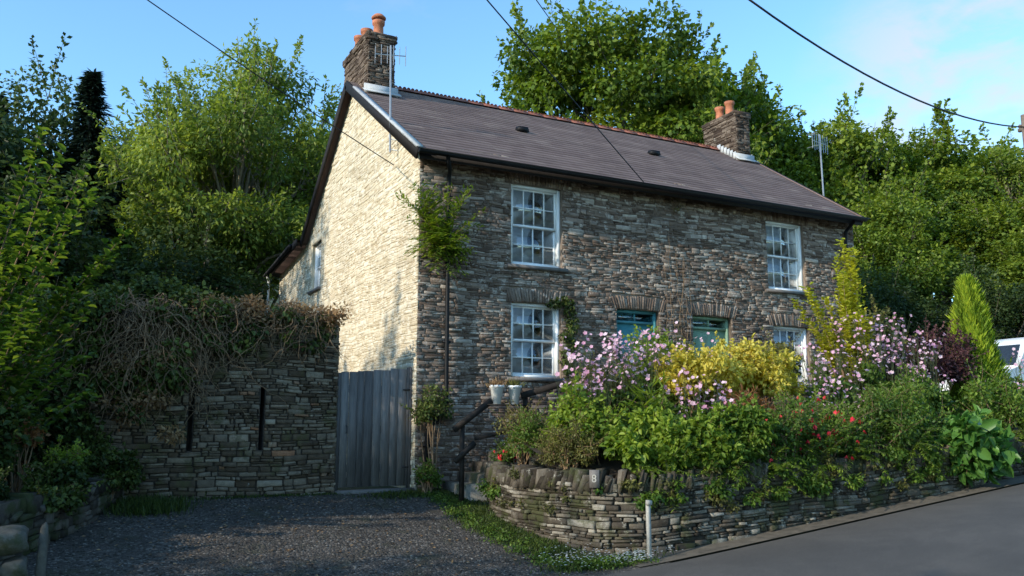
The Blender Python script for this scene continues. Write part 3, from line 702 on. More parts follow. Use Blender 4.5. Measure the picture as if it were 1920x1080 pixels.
# ---------------------------------------------------------------- low walls
def path_map(pts):
    P=np.array(pts,float)
    Q=[]
    for i in range(len(P)-1):
        p0=P[max(i-1,0)];p1=P[i];p2=P[i+1];p3=P[min(i+2,len(P)-1)]
        for t in np.linspace(0,1,14,endpoint=False): Q.append(.5*((2*p1)+(-p0+p2)*t+(2*p0-5*p1+4*p2-p3)*t*t+(-p0+3*p1-3*p2+p3)*t**3))
    Q.append(P[-1]);Q=np.array(Q);d=np.r_[0,np.cumsum(np.linalg.norm(np.diff(Q,axis=0),axis=1))]
    T=unit(np.gradient(Q,axis=0))
    def f(u):
        x=np.interp(u,d,Q[:,0]);y=np.interp(u,d,Q[:,1]);tx=np.interp(u,d,T[:,0]);ty=np.interp(u,d,T[:,1]);l=math.hypot(tx,ty)
        return x,y,tx/l,ty/l
    return f,d[-1]
def pathwall(name,pts,side,topf,th,mat,label,hr,wr,cope=(.18,.26),depthz=1.2,copew=(.05,.1),lean=.25):
    f,LT=path_map(pts)
    def mp(u,v,d):
        x,y,tx,ty=f(u);nx,ny=(ty,-tx) if side>0 else (-ty,tx)
        z=topf(x,y)-depthz+v+wob(u,v)*.8
        return (x+nx*d,y+ny*d,z)
    def keep(u,v):
        x,y,_,_=f(u);return topf(x,y)-depthz+v>Gf(x,y)-.12
    mb=MB();stonewall(mb,mp,0,LT,0,depthz,hr,wr,prot=(-.015,.045),keep=keep,g=.005,jit=.015,rd=.010,tb=lambda u,v:RN.random()**1.2)
    u=0;ln=0
    while u<LT:
        w=U(*copew);x,y,tx,ty=f(u+w/2);nx,ny=(ty,-tx) if side>0 else (-ty,tx);h=U(*cope);z=topf(x,y)
        if RN.random()<.06: h*=.4
        ln=.8*ln+.2*U(-.05,lean*2.4)
        mb.box((x-nx*(th/2-.06+U(-.04,.04)),y-ny*(th/2-.06+U(-.03,.03)),z+h/2-.03),(w-.006,th*U(.8,1),h),rz=math.atan2(ty,tx)+U(-.18,.18),ry=ln+U(-.12,.12),rx=U(-.08,.08),j=.022,t=RN.random()**1.5*.8,taper=U(.75,1));u+=w
    o=build(name,mb,mat,label=label,category='wall')
    mb=MB();n=int(LT/.25);vs=[];fs=[]
    for i in range(n+1):
        u=LT*i/n;x,y,tx,ty=f(u);nx,ny=(ty,-tx) if side>0 else (-ty,tx);z=topf(x,y);gz_=Gf(x,y)-.3
        vs+=[(x-nx*.035,y-ny*.035,gz_),(x-nx*.035,y-ny*.035,z),(x-nx*th,y-ny*th,z),(x-nx*th,y-ny*th,gz_)]
    for i in range(n):
        for k in range(3): fs.append((4*i+k,4*i+k+1,4*i+5+k,4*i+4+k))
    fs.append((0,1,2,3));fs.append((4*n,4*n+1,4*n+2,4*n+3))
    mb.add(vs,fs);build('wall_core',mb,M_mortd,o)
    return f,LT
def gwtop(x,y): return max(.80+.05*x,Gf(x,-4.8)+.38) if x>1 else .85
gf,gl=pathwall('garden_wall',[(.70,-1.25),(.45,-2.1),(.42,-3.1),(.62,-4.05),(1.1,-4.62),(2.0,-4.8),(5,-4.82),(8.2,-4.78),(11.5,-4.65),(16,-4.3)],1,gwtop,.36,M_gard,'dry stone garden retaining wall with upright coping stones',(.028,.07),(.10,.34),depthz=1.1,cope=(.15,.27),copew=(.04,.09))
pathwall('low_stone_wall',[(-4.25,.1),(-4.6,-.9),(-5.05,-2.0),(-5.55,-3.1),(-6.1,-4.2)],-1,lambda x,y:.74+.05*(y+2),.45,M_lowl,'low mossy dry stone wall along the drive edge',(.05,.12),(.15,.4),depthz=1.1,cope=(.10,.22),copew=(.07,.16))
def rock(c,s,mat,label,name='boulder'):
    import bmesh
    bm=bmesh.new();bmesh.ops.create_icosphere(bm,subdivisions=3,radius=1)
    for v in bm.verts:
        p=v.co.copy();k=1+.12*math.sin(p.x*3.1+c[0]*7)+.1*math.sin(p.y*4.3+p.z*2+c[1]*5)+.06*math.sin(p.z*6+p.x*5)
        v.co=Vector((math.copysign(abs(p.x)**.75,p.x)*s[0],math.copysign(abs(p.y)**.75,p.y)*s[1],math.copysign(abs(p.z)**.75,p.z)*s[2]))*k+Vector(c)
    V=np.array([v.co[:] for v in bm.verts]);F=np.array([[v.index for v in f.verts] for f in bm.faces]);bm.free()
    mb=MB();mb.addnp(V,F,np.full(len(F),.8));return build(name,mb,mat,smooth=True,label=label,category='rock')
M_rock=stone_mat('grey_rock',[(0,(.10,.09,.072)),(1,(.15,.135,.11))],lich=.68,moss=(.05,.055,.02))
rock((-5.52,-4.15,.60),(.26,.2,.12),M_rock,'smooth grey boulder resting on the low wall end')
rock((-5.13,-4.1,.32),(.05,.05,.36),M_rock,'upright narrow grey stone at the drive edge','upright_stone')
for i,(x,y,z,sx,sz) in enumerate([(-5.62,-4.2,.38,.16,.1),(-5.35,-4.2,.36,.12,.09),(-5.75,-4.25,.16,.2,.11),(-5.42,-4.2,.14,.16,.12),(-5.28,-4.25,.1,.1,.1),(-5.9,-4.2,.4,.14,.12)]):
    rock((x,y,z),(sx,.13,sz),M_rock,'rough grey stone stacked at the wall end','stacked_stone')
# ---------------------------------------------------------------- garden soil, steps, railing
def soil(x,y):
    x=np.asarray(x,float);y=np.asarray(y,float)
    t=np.maximum(.80+.05*x,G(x,np.full_like(x,-4.8))+.38)-.03
    return t+(np.maximum(1.66,t+.1)-t)*np.clip((y+4.4)/2.8,0,1)
def keep_soil(x,y):
    lx=np.interp(y,[-4.62,-4.05,-3.1,-2.1,-1.25,0],[1.2,.8,.6,.65,.9,2.4]);return (x>lx)
M_soil=simple('garden_soil',(.045,.033,.022),.95,.3,9,.7)
sheet('garden_soil',np.arange(.4,14.1,.12),np.arange(-4.62,.01,.12),0,M_soil,fn=soil,keep=keep_soil)
mb=MB()
for i in range(7):
    x=.55+i*.27;z=.72+i*.155;mb.box((x+.9,-.65,z-.5),(2.0,1.15,1.0),j=.006,t=RN.random())
build('stone_steps',mb,M_gard,label='stone steps climbing beside the cottage front',category='steps')
rl=empty('handrail',(.31,-1.2,.7),label='black painted timber handrail beside the steps',category='railing')
for x,z0,z1 in((.31,.5,1.66),(1.4,.9,2.1),(2.95,1.5,2.5)): one('post',M_rail,lambda m:m.box((x,-1.2,(z0+z1)/2),(.06,.06,z1-z0)),rl)
for a_,b_,h_ in(((.15,-1.25,1.55),(.78,-1.25,2.0),.09),((1.3,-1.25,2.08),(3.05,-1.25,2.56),.10),((.17,-1.25,1.08),(.5,-1.25,1.36),.08),((.5,-1.25,1.42),(1.4,-1.25,1.6),.06)):
    one('rail',M_rail,lambda m:m.beam(a_,b_,.035,h_),rl)
one('shelf',M_rail,lambda m:m.box((1.05,-1.22,1.935),(.7,.2,.02)),rl)
M_pot=simple('white_plastic',(.86,.85,.82),.5,.03,5)
for x,sc_ in((.87,1.),(1.18,.97)):
    r=empty('plant_pot',(x,-1.25,1.946),label='white plastic pot of dry seedlings on the rail shelf',category='pot',group='white pots on the rail shelf')
    mb=MB();mb.lathe((x,-1.25,1.946),[(.066,0),(.102,.25),(.116,.255),(.118,.29),(.10,.29),(.095,.26),(.02,.26)],20);build('pot',mb,M_pot,r,smooth=False)
    mb=MB();n=130;P=np.stack([x+NR.normal(0,.05,n),-1.25+NR.normal(0,.05,n),np.full(n,2.2)],1);D=NR.normal(0,.6,(n,3));D[:,2]=1
    leaves(mb,P,D,rv(n),NR.uniform(.08,.2,n),.018,NR.random(n));build('seedlings',mb,L_dry if x<1 else L_olive,r)
# ---------------------------------------------------------------- garden plants
def bush(name,label,c,rad,n,L,W,mat,K=14,cr=(.3,.5),six=False,droop=.25,zb=None,cat='shrub',stem=M_twig,tb=.5,low=-.2,upn=.6,flowers=None,sprig=0):
    x,y,z=c;rx,ry,rz=rad
    zb=float(soil(x,y)) if zb is None else zb
    root=empty(name,(x,y,zb),label=label,category=cat)
    C=[];Rr=[]
    for i in range(K):
        d=rv(1)[0];d[2]=max(d[2],low);f=U(.35,.85)
        C.append((x+d[0]*rx*f,y+d[1]*ry*f,z+d[2]*rz*f));Rr.append(U(*cr)*min(rx,rz,ry*1.5))
    mb=MB();clump_leaves(mb,C,np.array(Rr),n,L,W,.2,droop,six,tb=tb,flat=.9,upn=upn)
    sm=MB()
    for i in range(sprig or int(K*2.6)):
        q=np.array(C[i%K]);d=rv(1)[0];d[2]=abs(d[2])+.3;d/=np.linalg.norm(d);ln=Rr[i%K]*U(1.3,2.6);e=q+d*ln
        sm.tube([q,(q+e)/2+NR.normal(0,.02,3),e],[.004,.003,.0015],3,caps=False)
        m_=15;t=NR.uniform(.35,1,m_);P=q+(e-q)*t[:,None];sd=rv(m_)*.8+d*.5;leaves(mb,P,sd,rv(m_)+np.array([0,0,1.]),L*NR.uniform(.5,1,m_),W*.8,tb+.15+NR.uniform(-.3,.3,m_),six)
    build('foliage',mb,mat,root)
    mb=sm
    for i,q in enumerate(C):
        b=(x+U(-.1,.1),y+U(-.1,.1),zb-.05);m_=((b[0]+q[0])/2+U(-.05,.05),(b[1]+q[1])/2+U(-.05,.05),(b[2]+q[2])/2+.1);mb.tube([b,m_,q],[.014,.009,.004],4)
        for k in range(3): e=np.array(q)+rv(1)[0]*Rr[i]*1.1;mb.tube([q,e],[.004,.002],3)
    build('stems',mb,stem,root)
    if flowers:
        fm,fn,fs,hang=flowers;mb=MB()
        idx=NR.integers(0,len(C),fn);d=rv(fn);d[:,1]=-abs(d[:,1]);P=np.array(C)[idx]+d*np.array(Rr)[idx][:,None]*1.1
        for k in range(5):
            D=rv(fn)*.5;D[:,2]+=(-1 if hang else .4);leaves(mb,P,D,d+rv(fn)*.3,fs*NR.uniform(.7,1.2,fn),fs*.5,NR.random(fn))
        build('flowers',mb,fm,root)['kind']='stuff'
    return root
def anemone(label,c,r,h,nst,group='pink flowering perennials in the border'):
    x,y=c;zb=float(soil(x,y));root=empty('pink_anemone',(x,y,zb),label=label,category='flower',group=group)
    mb=MB();K=10;C=[(x+U(-r,r)*.8,y+U(-r,r)*.6,zb+h*U(.1,.6)) for _ in range(K)];clump_leaves(mb,C,np.full(K,.24),int(1200*r/.5),.09,.06,.2,.2,True,tb=.5);build('foliage',mb,L_fern,root)
    st=MB();fl=MB();FP=[];FD=[]
    for i in range(nst):
        a=U(0,6.28);q=r*math.sqrt(RN.random());bx,by=x+q*math.cos(a)*.6,y+q*math.sin(a)*.5;tx,ty=x+q*math.cos(a)*1.15,y+q*math.sin(a)*.8;hh=h*U(.62,1.05)
        m_=((bx+tx)/2+U(-.04,.04),(by+ty)/2,zb+hh*.55);T_=(tx,ty,zb+hh);st.tube([(bx,by,zb),m_,T_],[.006,.004,.003],3,caps=False)
        for k in range(RN.randint(3,6)):
            e=(tx+U(-.12,.12),ty+U(-.12,.12),zb+hh+U(-.2,.1));st.tube([((m_[0]+tx)/2,(m_[1]+ty)/2,(m_[2]+zb+hh)/2),e],[.003,.002],3,caps=False);FP.append(e);FD.append((U(-1,.4),U(-1,.2),U(.1,1)))
    FP=np.array(FP);N=unit(np.array(FD));n=len(FP);A=unit(np.cross(N,np.array([0,0,1.])));B=np.cross(N,A);sz=NR.uniform(.020,.044,n);T=NR.random(n)
    for k in range(5):
        a=k*6.283/5;D=A*math.cos(a)+B*math.sin(a)+N*.25;leaves(fl,FP,D,N,sz,sz*.95,T,fold=-.1)
    build('stems',st,M_stem,root);build('flowers',fl,L_pink,root)['kind']='stuff'
    return root
def arching(name,label,base,tips,nl,L,W,mat,spray=.06,bow=.25,six=False,cat='shrub',start=.25,stem=M_twig,r0=.012,tb=.5,side=None):
    root=empty(name,base,label=label,category=cat);st=MB();mb=MB();B=np.array(base,float)
    for tip in tips:
        T_=np.array(tip,float);d=T_-B;mid=B+d*.45+np.array([0,0,bow*np.linalg.norm(d[:2])+.12*abs(d[2])])
        s_=np.linspace(0,1,9)[:,None];Q=(1-s_)**2*B+2*s_*(1-s_)*mid+s_**2*T_;Q[1:]+=NR.normal(0,.015,(8,3));st.tube(Q,np.linspace(r0,.002,9),4,caps=False)
        n=nl;t=start+(1-start)*NR.random(n);P=np.stack([np.interp(t,s_[:,0],Q[:,i]) for i in range(3)],1)
        tg=unit(T_-mid)[None,:].repeat(n,0);sd=unit(np.cross(tg,np.array([0,0,1.])))*np.where(NR.random(n)<.5,-1,1)[:,None]
        P=P+rv(n)*spray*NR.random(n)[:,None]
        D=sd*.9+tg*.5+rv(n)*.35;N=np.array([0,0,1.])+rv(n)*.35
        leaves(mb,P,D,N,L*NR.uniform(.6,1.2,n),W*NR.uniform(.7,1.1,n),tb+NR.uniform(-.4,.4,n),six)
    build('foliage',mb,mat,root);build('stems',st,stem,root);return root
bush('golden_shrub','rounded shrub with bright golden yellow leaves',(2.95,-3.5,2.25),(.85,.6,.62),4000,.075,.05,L_yel,K=30,cr=(.16,.32),six=True,sprig=90)
bush('golden_shrub','spreading shrub with bright golden yellow leaves',(4.2,-3.3,2.3),(1.0,.6,.68),5000,.075,.05,L_yel,K=38,cr=(.16,.32),six=True,sprig=120)
for (x,y,r,h,n,l) in((1.45,-3.1,.5,1.5,42,'pink anemones on tall stems near the handrail'),(2.3,-3.0,.45,1.6,40,'pink anemones on tall stems beside golden shrub'),(6.0,-3.2,.5,1.5,34,'tall pink anemones among green foliage'),(7.2,-3.0,.65,2.0,60,'tall mass of pink anemones'),(8.0,-3.3,.55,1.75,44,'pink anemones beside the purple shrub'),(11.2,-3.3,.45,1.4,14,'pink anemones near the upright conifer'),(5.2,-3.9,.4,1.2,18,'short pale pink anemones above the wall'),(2.5,-4.0,.5,1.25,26,'short pale pink anemones above the wall'),(3.3,-3.0,.5,1.75,16,'pink anemones rising through the golden shrub')):
    anemone(l,(x,y),r,h,n)
tips=[(7.25+U(-.8,.5),-2.7+U(-.5,.5),U(2.9,4.3)) for _ in range(24)]+[(7.15+U(-.2,.2),-2.7+U(-.2,.2),U(4.2,4.9)) for _ in range(8)]+[(6.0,-2.8,3.85),(5.9,-2.6,3.7),(6.1,-2.7,3.95)]
arching('golden_leaf_tree','slender tree with layered golden green foliage',(7.15,-2.7,float(soil(7.1,-2.7))),tips,150,.09,.06,L_gold,spray=.1,bow=.15,start=.42,six=True,cat='tree',r0=.02,tb=.7)
bush('purple_shrub','dark purple-leaved shrub beside the conifer',(9.0,-2.8,2.75),(1.1,.7,.7),6500,.07,.05,L_purple,K=26,cr=(.28,.42))
bush('green_shrub','mixed green shrub behind the purple shrub',(8.6,-1.7,3.1),(.9,.6,.7),4200,.08,.05,L_olive,K=20)
def thuja(x,y,H,Rb):
    zb=float(soil(x,y));root=empty('golden_conifer',(x,y,zb),label='upright flame-shaped golden green conifer',category='shrub')
    n=14000;t=NR.random(n)**.85;z=H*t;a=NR.random(n)*6.283;env=Rb*np.minimum(1,(1-t)**.62*1.15)*(.8+.2*np.clip(t*6,0,1))
    r=env*(.5+.6*NR.random(n)**.5)*(1+.2*np.sin(a*5+z*4)*np.cos(z*7+a*2))
    P=np.stack([x+r*np.cos(a)-.04*z,y+r*np.sin(a),zb+z],1);D=np.stack([.5*np.cos(a),.5*np.sin(a),np.full(n,1.)],1)+rv(n)*.4
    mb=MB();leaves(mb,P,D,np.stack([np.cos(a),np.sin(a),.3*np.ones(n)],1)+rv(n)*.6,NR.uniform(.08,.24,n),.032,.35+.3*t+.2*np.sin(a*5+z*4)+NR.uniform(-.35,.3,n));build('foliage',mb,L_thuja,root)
    mb=MB();mb.tube([(x,y,zb-.1),(x-.08,y,zb+H*.8)],[.05,.01],6);build('trunk',mb,M_twig,root)
thuja(10.4,-2.75,2.8,.44)
# front row along the wall
bush('green_shrub','light green leafy perennial spilling over the wall',(1.35,-4.35,1.35),(.7,.42,.46),3600,.095,.07,L_lime,K=24,six=True,low=-.35,cr=(.18,.34),sprig=80)
bush('green_shrub','light green leafy perennial spilling over the wall',(2.05,-4.6,1.32),(.65,.38,.46),3200,.09,.065,L_lime,K=22,six=True,low=-.45,cr=(.18,.34),sprig=80,tb=.4)
bush('olive_shrub','low bronze olive twiggy shrub on the wall corner',(.78,-3.5,1.25),(.46,.65,.42),4600,.04,.022,L_olive,K=22,sprig=90,low=0)
bush('green_shrub','pale green perennial at the wall bend',(1.2,-3.4,1.65),(.6,.5,.5),3200,.08,.05,L_lime,K=18)
bush('olive_shrub','dark twiggy shrub beside the handrail',(.95,-1.9,1.5),(.45,.35,.42),2400,.04,.022,L_olive,K=14,zb=1.0,sprig=60)
bush('olive_shrub','twiggy green shrub at the top of the wall',(.85,-2.6,1.42),(.42,.42,.4),2400,.05,.028,L_fern,K=14,sprig=60)
bush('fuchsia','fuchsia with hanging red flowers by the steps',(.72,-1.75,1.2),(.25,.2,.3),900,.045,.025,L_fern,K=8,zb=.8,flowers=(L_redf,16,.05,True))
bush('green_shrub','mid green bush under the golden shrub',(2.7,-4.6,1.42),(.65,.42,.5),3800,.08,.05,L_green,K=22,six=True,low=-.45,cr=(.2,.38),tb=.6)
bush('rust_grass','low rust red foliage below the golden shrub',(3.3,-4.1,1.75),(.5,.3,.3),2000,.11,.018,L_red,K=12,upn=0)
bush('fuchsia','fuchsia bush dotted with red flowers',(3.5,-4.6,1.42),(.68,.4,.5),3800,.055,.03,L_fern,K=20,low=-.45,flowers=(L_redf,40,.06,True))
bush('fuchsia','fuchsia bush dotted with red flowers',(4.3,-4.5,1.62),(.62,.42,.5),3400,.055,.03,L_green,K=20,low=-.35,flowers=(L_redf,60,.075,True))
bush('green_shrub','fine leaved green shrub on the wall',(5.2,-4.6,1.55),(.8,.42,.52),5800,.06,.028,L_fern,K=24,low=-.5)
bush('green_shrub','fine leaved green shrub on the wall',(6.1,-4.5,1.7),(.75,.42,.55),5200,.06,.028,L_green,K=22,low=-.5)
bush('green_shrub','green shrub under the anemones',(7.0,-3.8,1.95),(.7,.45,.5),3600,.06,.035,L_fern,K=16)
bush('green_shrub','green shrub under the anemones',(8.4,-4.4,1.8),(.9,.45,.6),4800,.06,.035,L_green,K=20,low=-.5)
bush('green_shrub','dark green shrub beside the lane',(9.7,-4.55,1.7),(.95,.45,.6),4600,.06,.035,L_fern,K=20,low=-.5)
bush('green_shrub','dark green shrub beside the lane',(11.2,-4.5,1.6),(.95,.45,.45),3800,.06,.035,L_dark,K=16)
bush('green_shrub','dark green shrub beside the lane',(13,-4.0,1.65),(1.,.5,.4),3000,.06,.035,L_fern,K=16)
bush('green_shrub','green shrub between the doors and border',(3.0,-2.2,2.5),(.55,.4,.6),3200,.07,.04,L_lime,K=16)
bush('green_shrub','green shrub in front of the doors',(4.2,-2.1,2.35),(.8,.4,.45),3000,.07,.04,L_green,K=14)
bush('green_shrub','green shrub in front of the doors',(5.6,-2.4,2.5),(.9,.4,.5),3600,.07,.04,L_olive,K=16)
bush('green_shrub','green shrub behind the pink flowers',(7.8,-1.6,2.3),(.9,.4,.6),3400,.07,.04,L_green,K=14)
bush('green_shrub','green shrub by the cottage end',(10.4,-1.2,2.6),(.9,.6,.8),4200,.08,.05,L_olive,K=16)
bush('green_shrub','low green border filler',(2.0,-3.9,1.6),(.5,.35,.4),2000,.07,.04,L_green,K=10)
bush('green_shrub','green filler shrub behind the pink anemones',(1.9,-2.5,2.0),(.7,.4,.5),2600,.07,.04,L_olive,K=14)
bush('broad_leaved_shrub','mound of large glossy broad green leaves on the wall',(6.95,-4.9,1.3),(.8,.4,.55),760,.20,.15,L_big,K=22,cr=(.32,.5),six=True,droop=.35,upn=.35,low=-.6,sprig=1)
for (x,y,z,r,lab) in((4.7,-4.75,1.25,.55,'arching fern fronds over the wall'),(5.7,-4.8,1.3,.6,'arching fern fronds over the wall'),(2.3,-4.75,1.1,.48,'arching fern fronds over the wall'),(8.6,-4.7,1.45,.5,'arching fern fronds over the wall'),(3.9,-4.8,1.15,.5,'arching fern fronds over the wall'),(3.1,-4.8,1.1,.48,'arching fern fronds over the wall'),(1.5,-4.65,1.05,.4,'arching fern fronds over the wall')):
    tips=[(x+r*math.cos(a)*U(.7,1.25),y+r*.7*math.sin(a)*U(.7,1.2),z+U(-.4,.45)) for a in np.linspace(0,6.28,30)]
    arching('fern',lab,(x,y,z-.1),tips,60,.075,.02,L_lime,spray=.01,bow=.5,start=.15,cat='fern',stem=M_stem,r0=.004,tb=.42)
tips=[(1.95+U(-.35,.35),-3.6+U(-.3,.1),U(1.75,2.25)) for _ in range(16)]
arching('strap_leaved_plant','clump of long pale strap leaves',(1.95,-3.6,1.2),tips,14,.4,.035,L_lime,spray=.02,bow=.4,start=.05,cat='plant',stem=M_stem,r0=.003)
mb=MB();C=[];Rr=[]
for i in range(150):
    u=U(.4,gl-1);x,y,tx,ty=gf(u)
    if x<2.0 and RN.random()<.65: continue
    C.append((x+ty*.04,y-tx*.05,gwtop(x,y)+U(-.22,.2)));Rr.append(U(.05,.17))
clump_leaves(mb,C,np.array(Rr),16000,.055,.032,.15,.6,tb=.45)
build('trailing_plants',mb,L_green,kind='stuff',label='low trailing plants over the garden wall coping',category='plant')
mb=MB();C=[];Rr=[]
for i in range(60):
    u=U(.2,gl-1);x,y,tx,ty=gf(u);C.append((x+ty*.03,y-tx*.04,gwtop(x,y)+U(-.3,.2)));Rr.append(U(.05,.13))
clump_leaves(mb,C,np.array(Rr),6000,.05,.022,.15,.6,tb=.4)
build('dry_trailing_plants',mb,L_olive,kind='stuff',label='brownish trailing stems over the garden wall',category='plant')
tips=[(U(-.3,1.12),U(-.5,-.08),U(4.3,5.65)) for _ in range(50)]+[(-.42,-.2,5.35),(-.36,.1,5.5),(-.3,-.3,5.0),(1.15,-.15,5.3),(.2,-.3,4.15),(.75,-.2,4.15),(.5,-.35,4.1),(.95,-.3,4.5)]
arching('wall_buddleia','bushy yellow green shrub growing from the house wall corner',(.42,-.05,4.6),tips,54,.14,.034,L_lime,spray=.08,bow=.15,start=.15,r0=.008,tb=.5)
bush('wall_shrub','small green shrub hanging by the downpipe',(.22,-.25,1.85),(.34,.22,.36),1300,.06,.035,L_ivy,K=10,zb=.7,tb=.7)
bush('wall_shrub','low weeds at the cottage corner',(.1,-.35,.8),(.3,.2,.25),900,.06,.03,L_fern,K=10,zb=.55)
mb=MB();C=[(2.92+U(-.1,.1),-.05,z) for z in np.linspace(2.6,3.8,9)]+[(2.6,-.05,3.78),(2.75,-.05,3.84)]
clump_leaves(mb,C,np.full(11,.13),900,.06,.05,.1,.3,six=True,tb=.5);o=build('climbing_ivy',mb,L_ivy,label='ivy climbing beside the lower window',category='plant')
mb=MB()
for i in range(9):
    x=U(5.2,5.6);z=1.9;P=[]
    while z<U(4.2,6.3): P.append((x,-.05-U(0,.04),z));x+=U(-.05,.05);z+=.14
    if len(P)>3: mb.tube(P,np.linspace(.007,.003,len(P)),4)
for i in range(16):
    x=5.35+U(-.3,.4);z=6.0;P=[]
    for k in range(8): P.append((x,-.06-U(0,.05),z));x+=U(-.07,.09);z+=U(-.12,.08)
    mb.tube(P,.0035,3)
vn=build('climbing_vine',mb,M_twig,label='thin bare climbing vine stems between the doors',category='plant')
mb=MB();C=[(U(5.1,5.7),-.08,U(2.6,3.9)) for _ in range(8)]+[(5.3+U(-.3,.5),-.08,6.0+U(-.15,.15)) for _ in range(3)]
clump_leaves(mb,C,np.full(11,.09),240,.05,.03,.1,.3,tb=.5);build('foliage',mb,L_olive,vn)
# ---------------------------------------------------------------- left foliage
base=(-6.4,-1.2,.3)
tips=[]
for i in range(44): tips.append((U(-7.6,-5.0),U(-3.4,-.2),U(1.6,4.6)))
tips+=[(-4.55,-2.6,3.85),(-4.7,-2.4,3.6),(-5.0,-2.8,4.15),(-5.3,-2.8,4.6),(-5.5,-2.6,4.9),(-5.1,-2.3,3.2),(-4.9,-2.2,2.4),(-4.8,-2.1,2.0),(-5.2,-2.6,3.6),(-4.9,-2.5,2.9)]
arching('hazel_tree','broad-leaved young tree leaning over the low wall',base,tips,130,.13,.085,L_green,spray=.12,bow=.12,six=True,cat='tree',start=.35,r0=.022,tb=.55)
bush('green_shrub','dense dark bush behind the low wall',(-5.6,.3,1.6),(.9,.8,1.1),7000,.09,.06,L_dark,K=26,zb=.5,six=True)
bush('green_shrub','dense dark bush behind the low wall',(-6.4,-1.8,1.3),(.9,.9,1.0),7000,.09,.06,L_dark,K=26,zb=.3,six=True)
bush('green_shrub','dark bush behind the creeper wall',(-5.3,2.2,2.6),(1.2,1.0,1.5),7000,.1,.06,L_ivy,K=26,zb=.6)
bush('ivy_mound','ivy covering the end of the low wall',(-4.5,-.4,1.0),(.4,.6,.55),4200,.06,.05,L_ivy,K=20,zb=.4,six=True,tb=.45)
bush('ivy_mound','ivy spilling over the middle of the low wall',(-5.1,-1.7,.85),(.45,.7,.35),3200,.06,.05,L_ivy,K=16,zb=.4,six=True,tb=.45)
bush('ivy_mound','ivy spilling over the near end of the low wall',(-5.8,-2.9,.9),(.38,.6,.32),2600,.06,.05,L_dark,K=14,zb=.4,six=True,tb=.4)
bush('lime_shrub','small pale green weed on the low wall',(-5.05,-1.7,1.25),(.22,.3,.22),600,.05,.03,L_lime,K=8,zb=.9)
bush('rust_shrub','small rust red shrub on the bank',(-5.5,-1.6,1.5),(.3,.3,.25),700,.06,.04,L_red,K=8,zb=.9)
# ---------------------------------------------------------------- grass and weeds, gravel stones, leaf litter
mb=MB()
def blades(cx,cy,sx,sy,n,h):
    x=cx+NR.normal(0,sx,n);y=cy+NR.normal(0,sy,n);P=np.stack([x,y,G(x,y)],1);D=rv(n)*.5;D[:,2]=1
    leaves(mb,P,D,rv(n),h*NR.uniform(.5,1.2,n),.014,NR.random(n))
blades(-4.0,-.55,.22,.2,2600,.15);blades(-.3,-.35,.3,.12,900,.07)
for t in np.linspace(0,1,16): blades(.25-.1*t+.1*math.sin(t*9),-.4-4.2*t,.15,.15,720,.06)
for t in np.linspace(0,1,10): blades(-1.3-2.0*t,.0,.15,.04,60,.05)
blades(.5,-4.75,.3,.12,1500,.08)
build('grass',mb,L_grass,kind='stuff',label='grass and weeds along the wall foot',category='grass')
mb=MB();C=[(.05+U(-.14,.3)-.1*math.sin(t*3.1),-.5-4.2*t,Gf(0,-.5-4.2*t)+.02) for t in np.linspace(0,1,44)]+[(U(.2,1.1),U(-5.0,-4.75),Gf(.5,-4.9)+.05) for _ in range(14)]
clump_leaves(mb,C,np.full(len(C),.14),8000,.03,.025,.1,.1,tb=.5,flat=.4,upn=1)
build('ground_cover',mb,L_fern,kind='stuff',label='creeping weeds at the drive edge',category='plant')
mb=MB();n=460;x=np.r_[NR.normal(.35,.28,n//2),NR.normal(.8,.2,n//2)];y=np.r_[NR.normal(-4.65,.22,n//2),NR.normal(-4.98,.07,n//2)];P=np.stack([x,y,G(x,y)+NR.uniform(.06,.15,n)],1)
N=rv(n)*.5+np.array([0,0,1.])
for k in range(5):
    a=k*1.2566;D=np.stack([np.full(n,math.cos(a)),np.full(n,math.sin(a)),np.zeros(n)],1);leaves(mb,P,D,N,.012,.011,NR.random(n))
build('daisies',mb,L_wf,kind='stuff',label='tiny white daisies at the wall foot',category='flower')
mb=MB()
n=9000;x=NR.uniform(-5.4,.4,n);y=NR.uniform(-5.1,.05,n);s_=NR.uniform(.007,.018,n)
k=np.array([[-1,-1,-.4],[1,-1,-.4],[1,1,-.4],[-1,1,-.4],[-.6,-.6,.7],[.6,-.5,.7],[.5,.6,.7],[-.6,.5,.7]])
V=(np.stack([x,y,G(x,y)+.004],1)[:,None,:]+(k[None]+NR.uniform(-.3,.3,(n,8,3)))*s_[:,None,None]*np.array([1,1,.7])).reshape(-1,3)
F=(np.arange(n)[:,None,None]*8+np.array([[4,5,6,7],[0,1,5,4],[1,2,6,5],[2,3,7,6],[3,0,4,7]])[None]).reshape(-1,4)
mb.addnp(V,F,np.repeat(NR.random(n)**2,5))
M_peb=stone_mat('pebbles',[(0,(.042,.036,.029)),(.6,(.095,.082,.068)),(1,(.24,.22,.19))],lich=.8)
build('gravel',mb,M_peb,kind='stuff',label='loose dark gravel on the drive',category='gravel')
mb=MB();n=420;x=NR.uniform(-4.8,0,n);y=NR.uniform(-4.6,-.1,n);P=np.stack([x,y,G(x,y)+.018],1);D=rv(n);D[:,2]*=.15;N=rv(n)*.35+np.array([0,0,1.]);leaves(mb,P,D,N,.05,.032,NR.random(n))
build('fallen_leaves',mb,L_dry,kind='stuff',label='fallen leaves scattered on the drive',category='leaves')
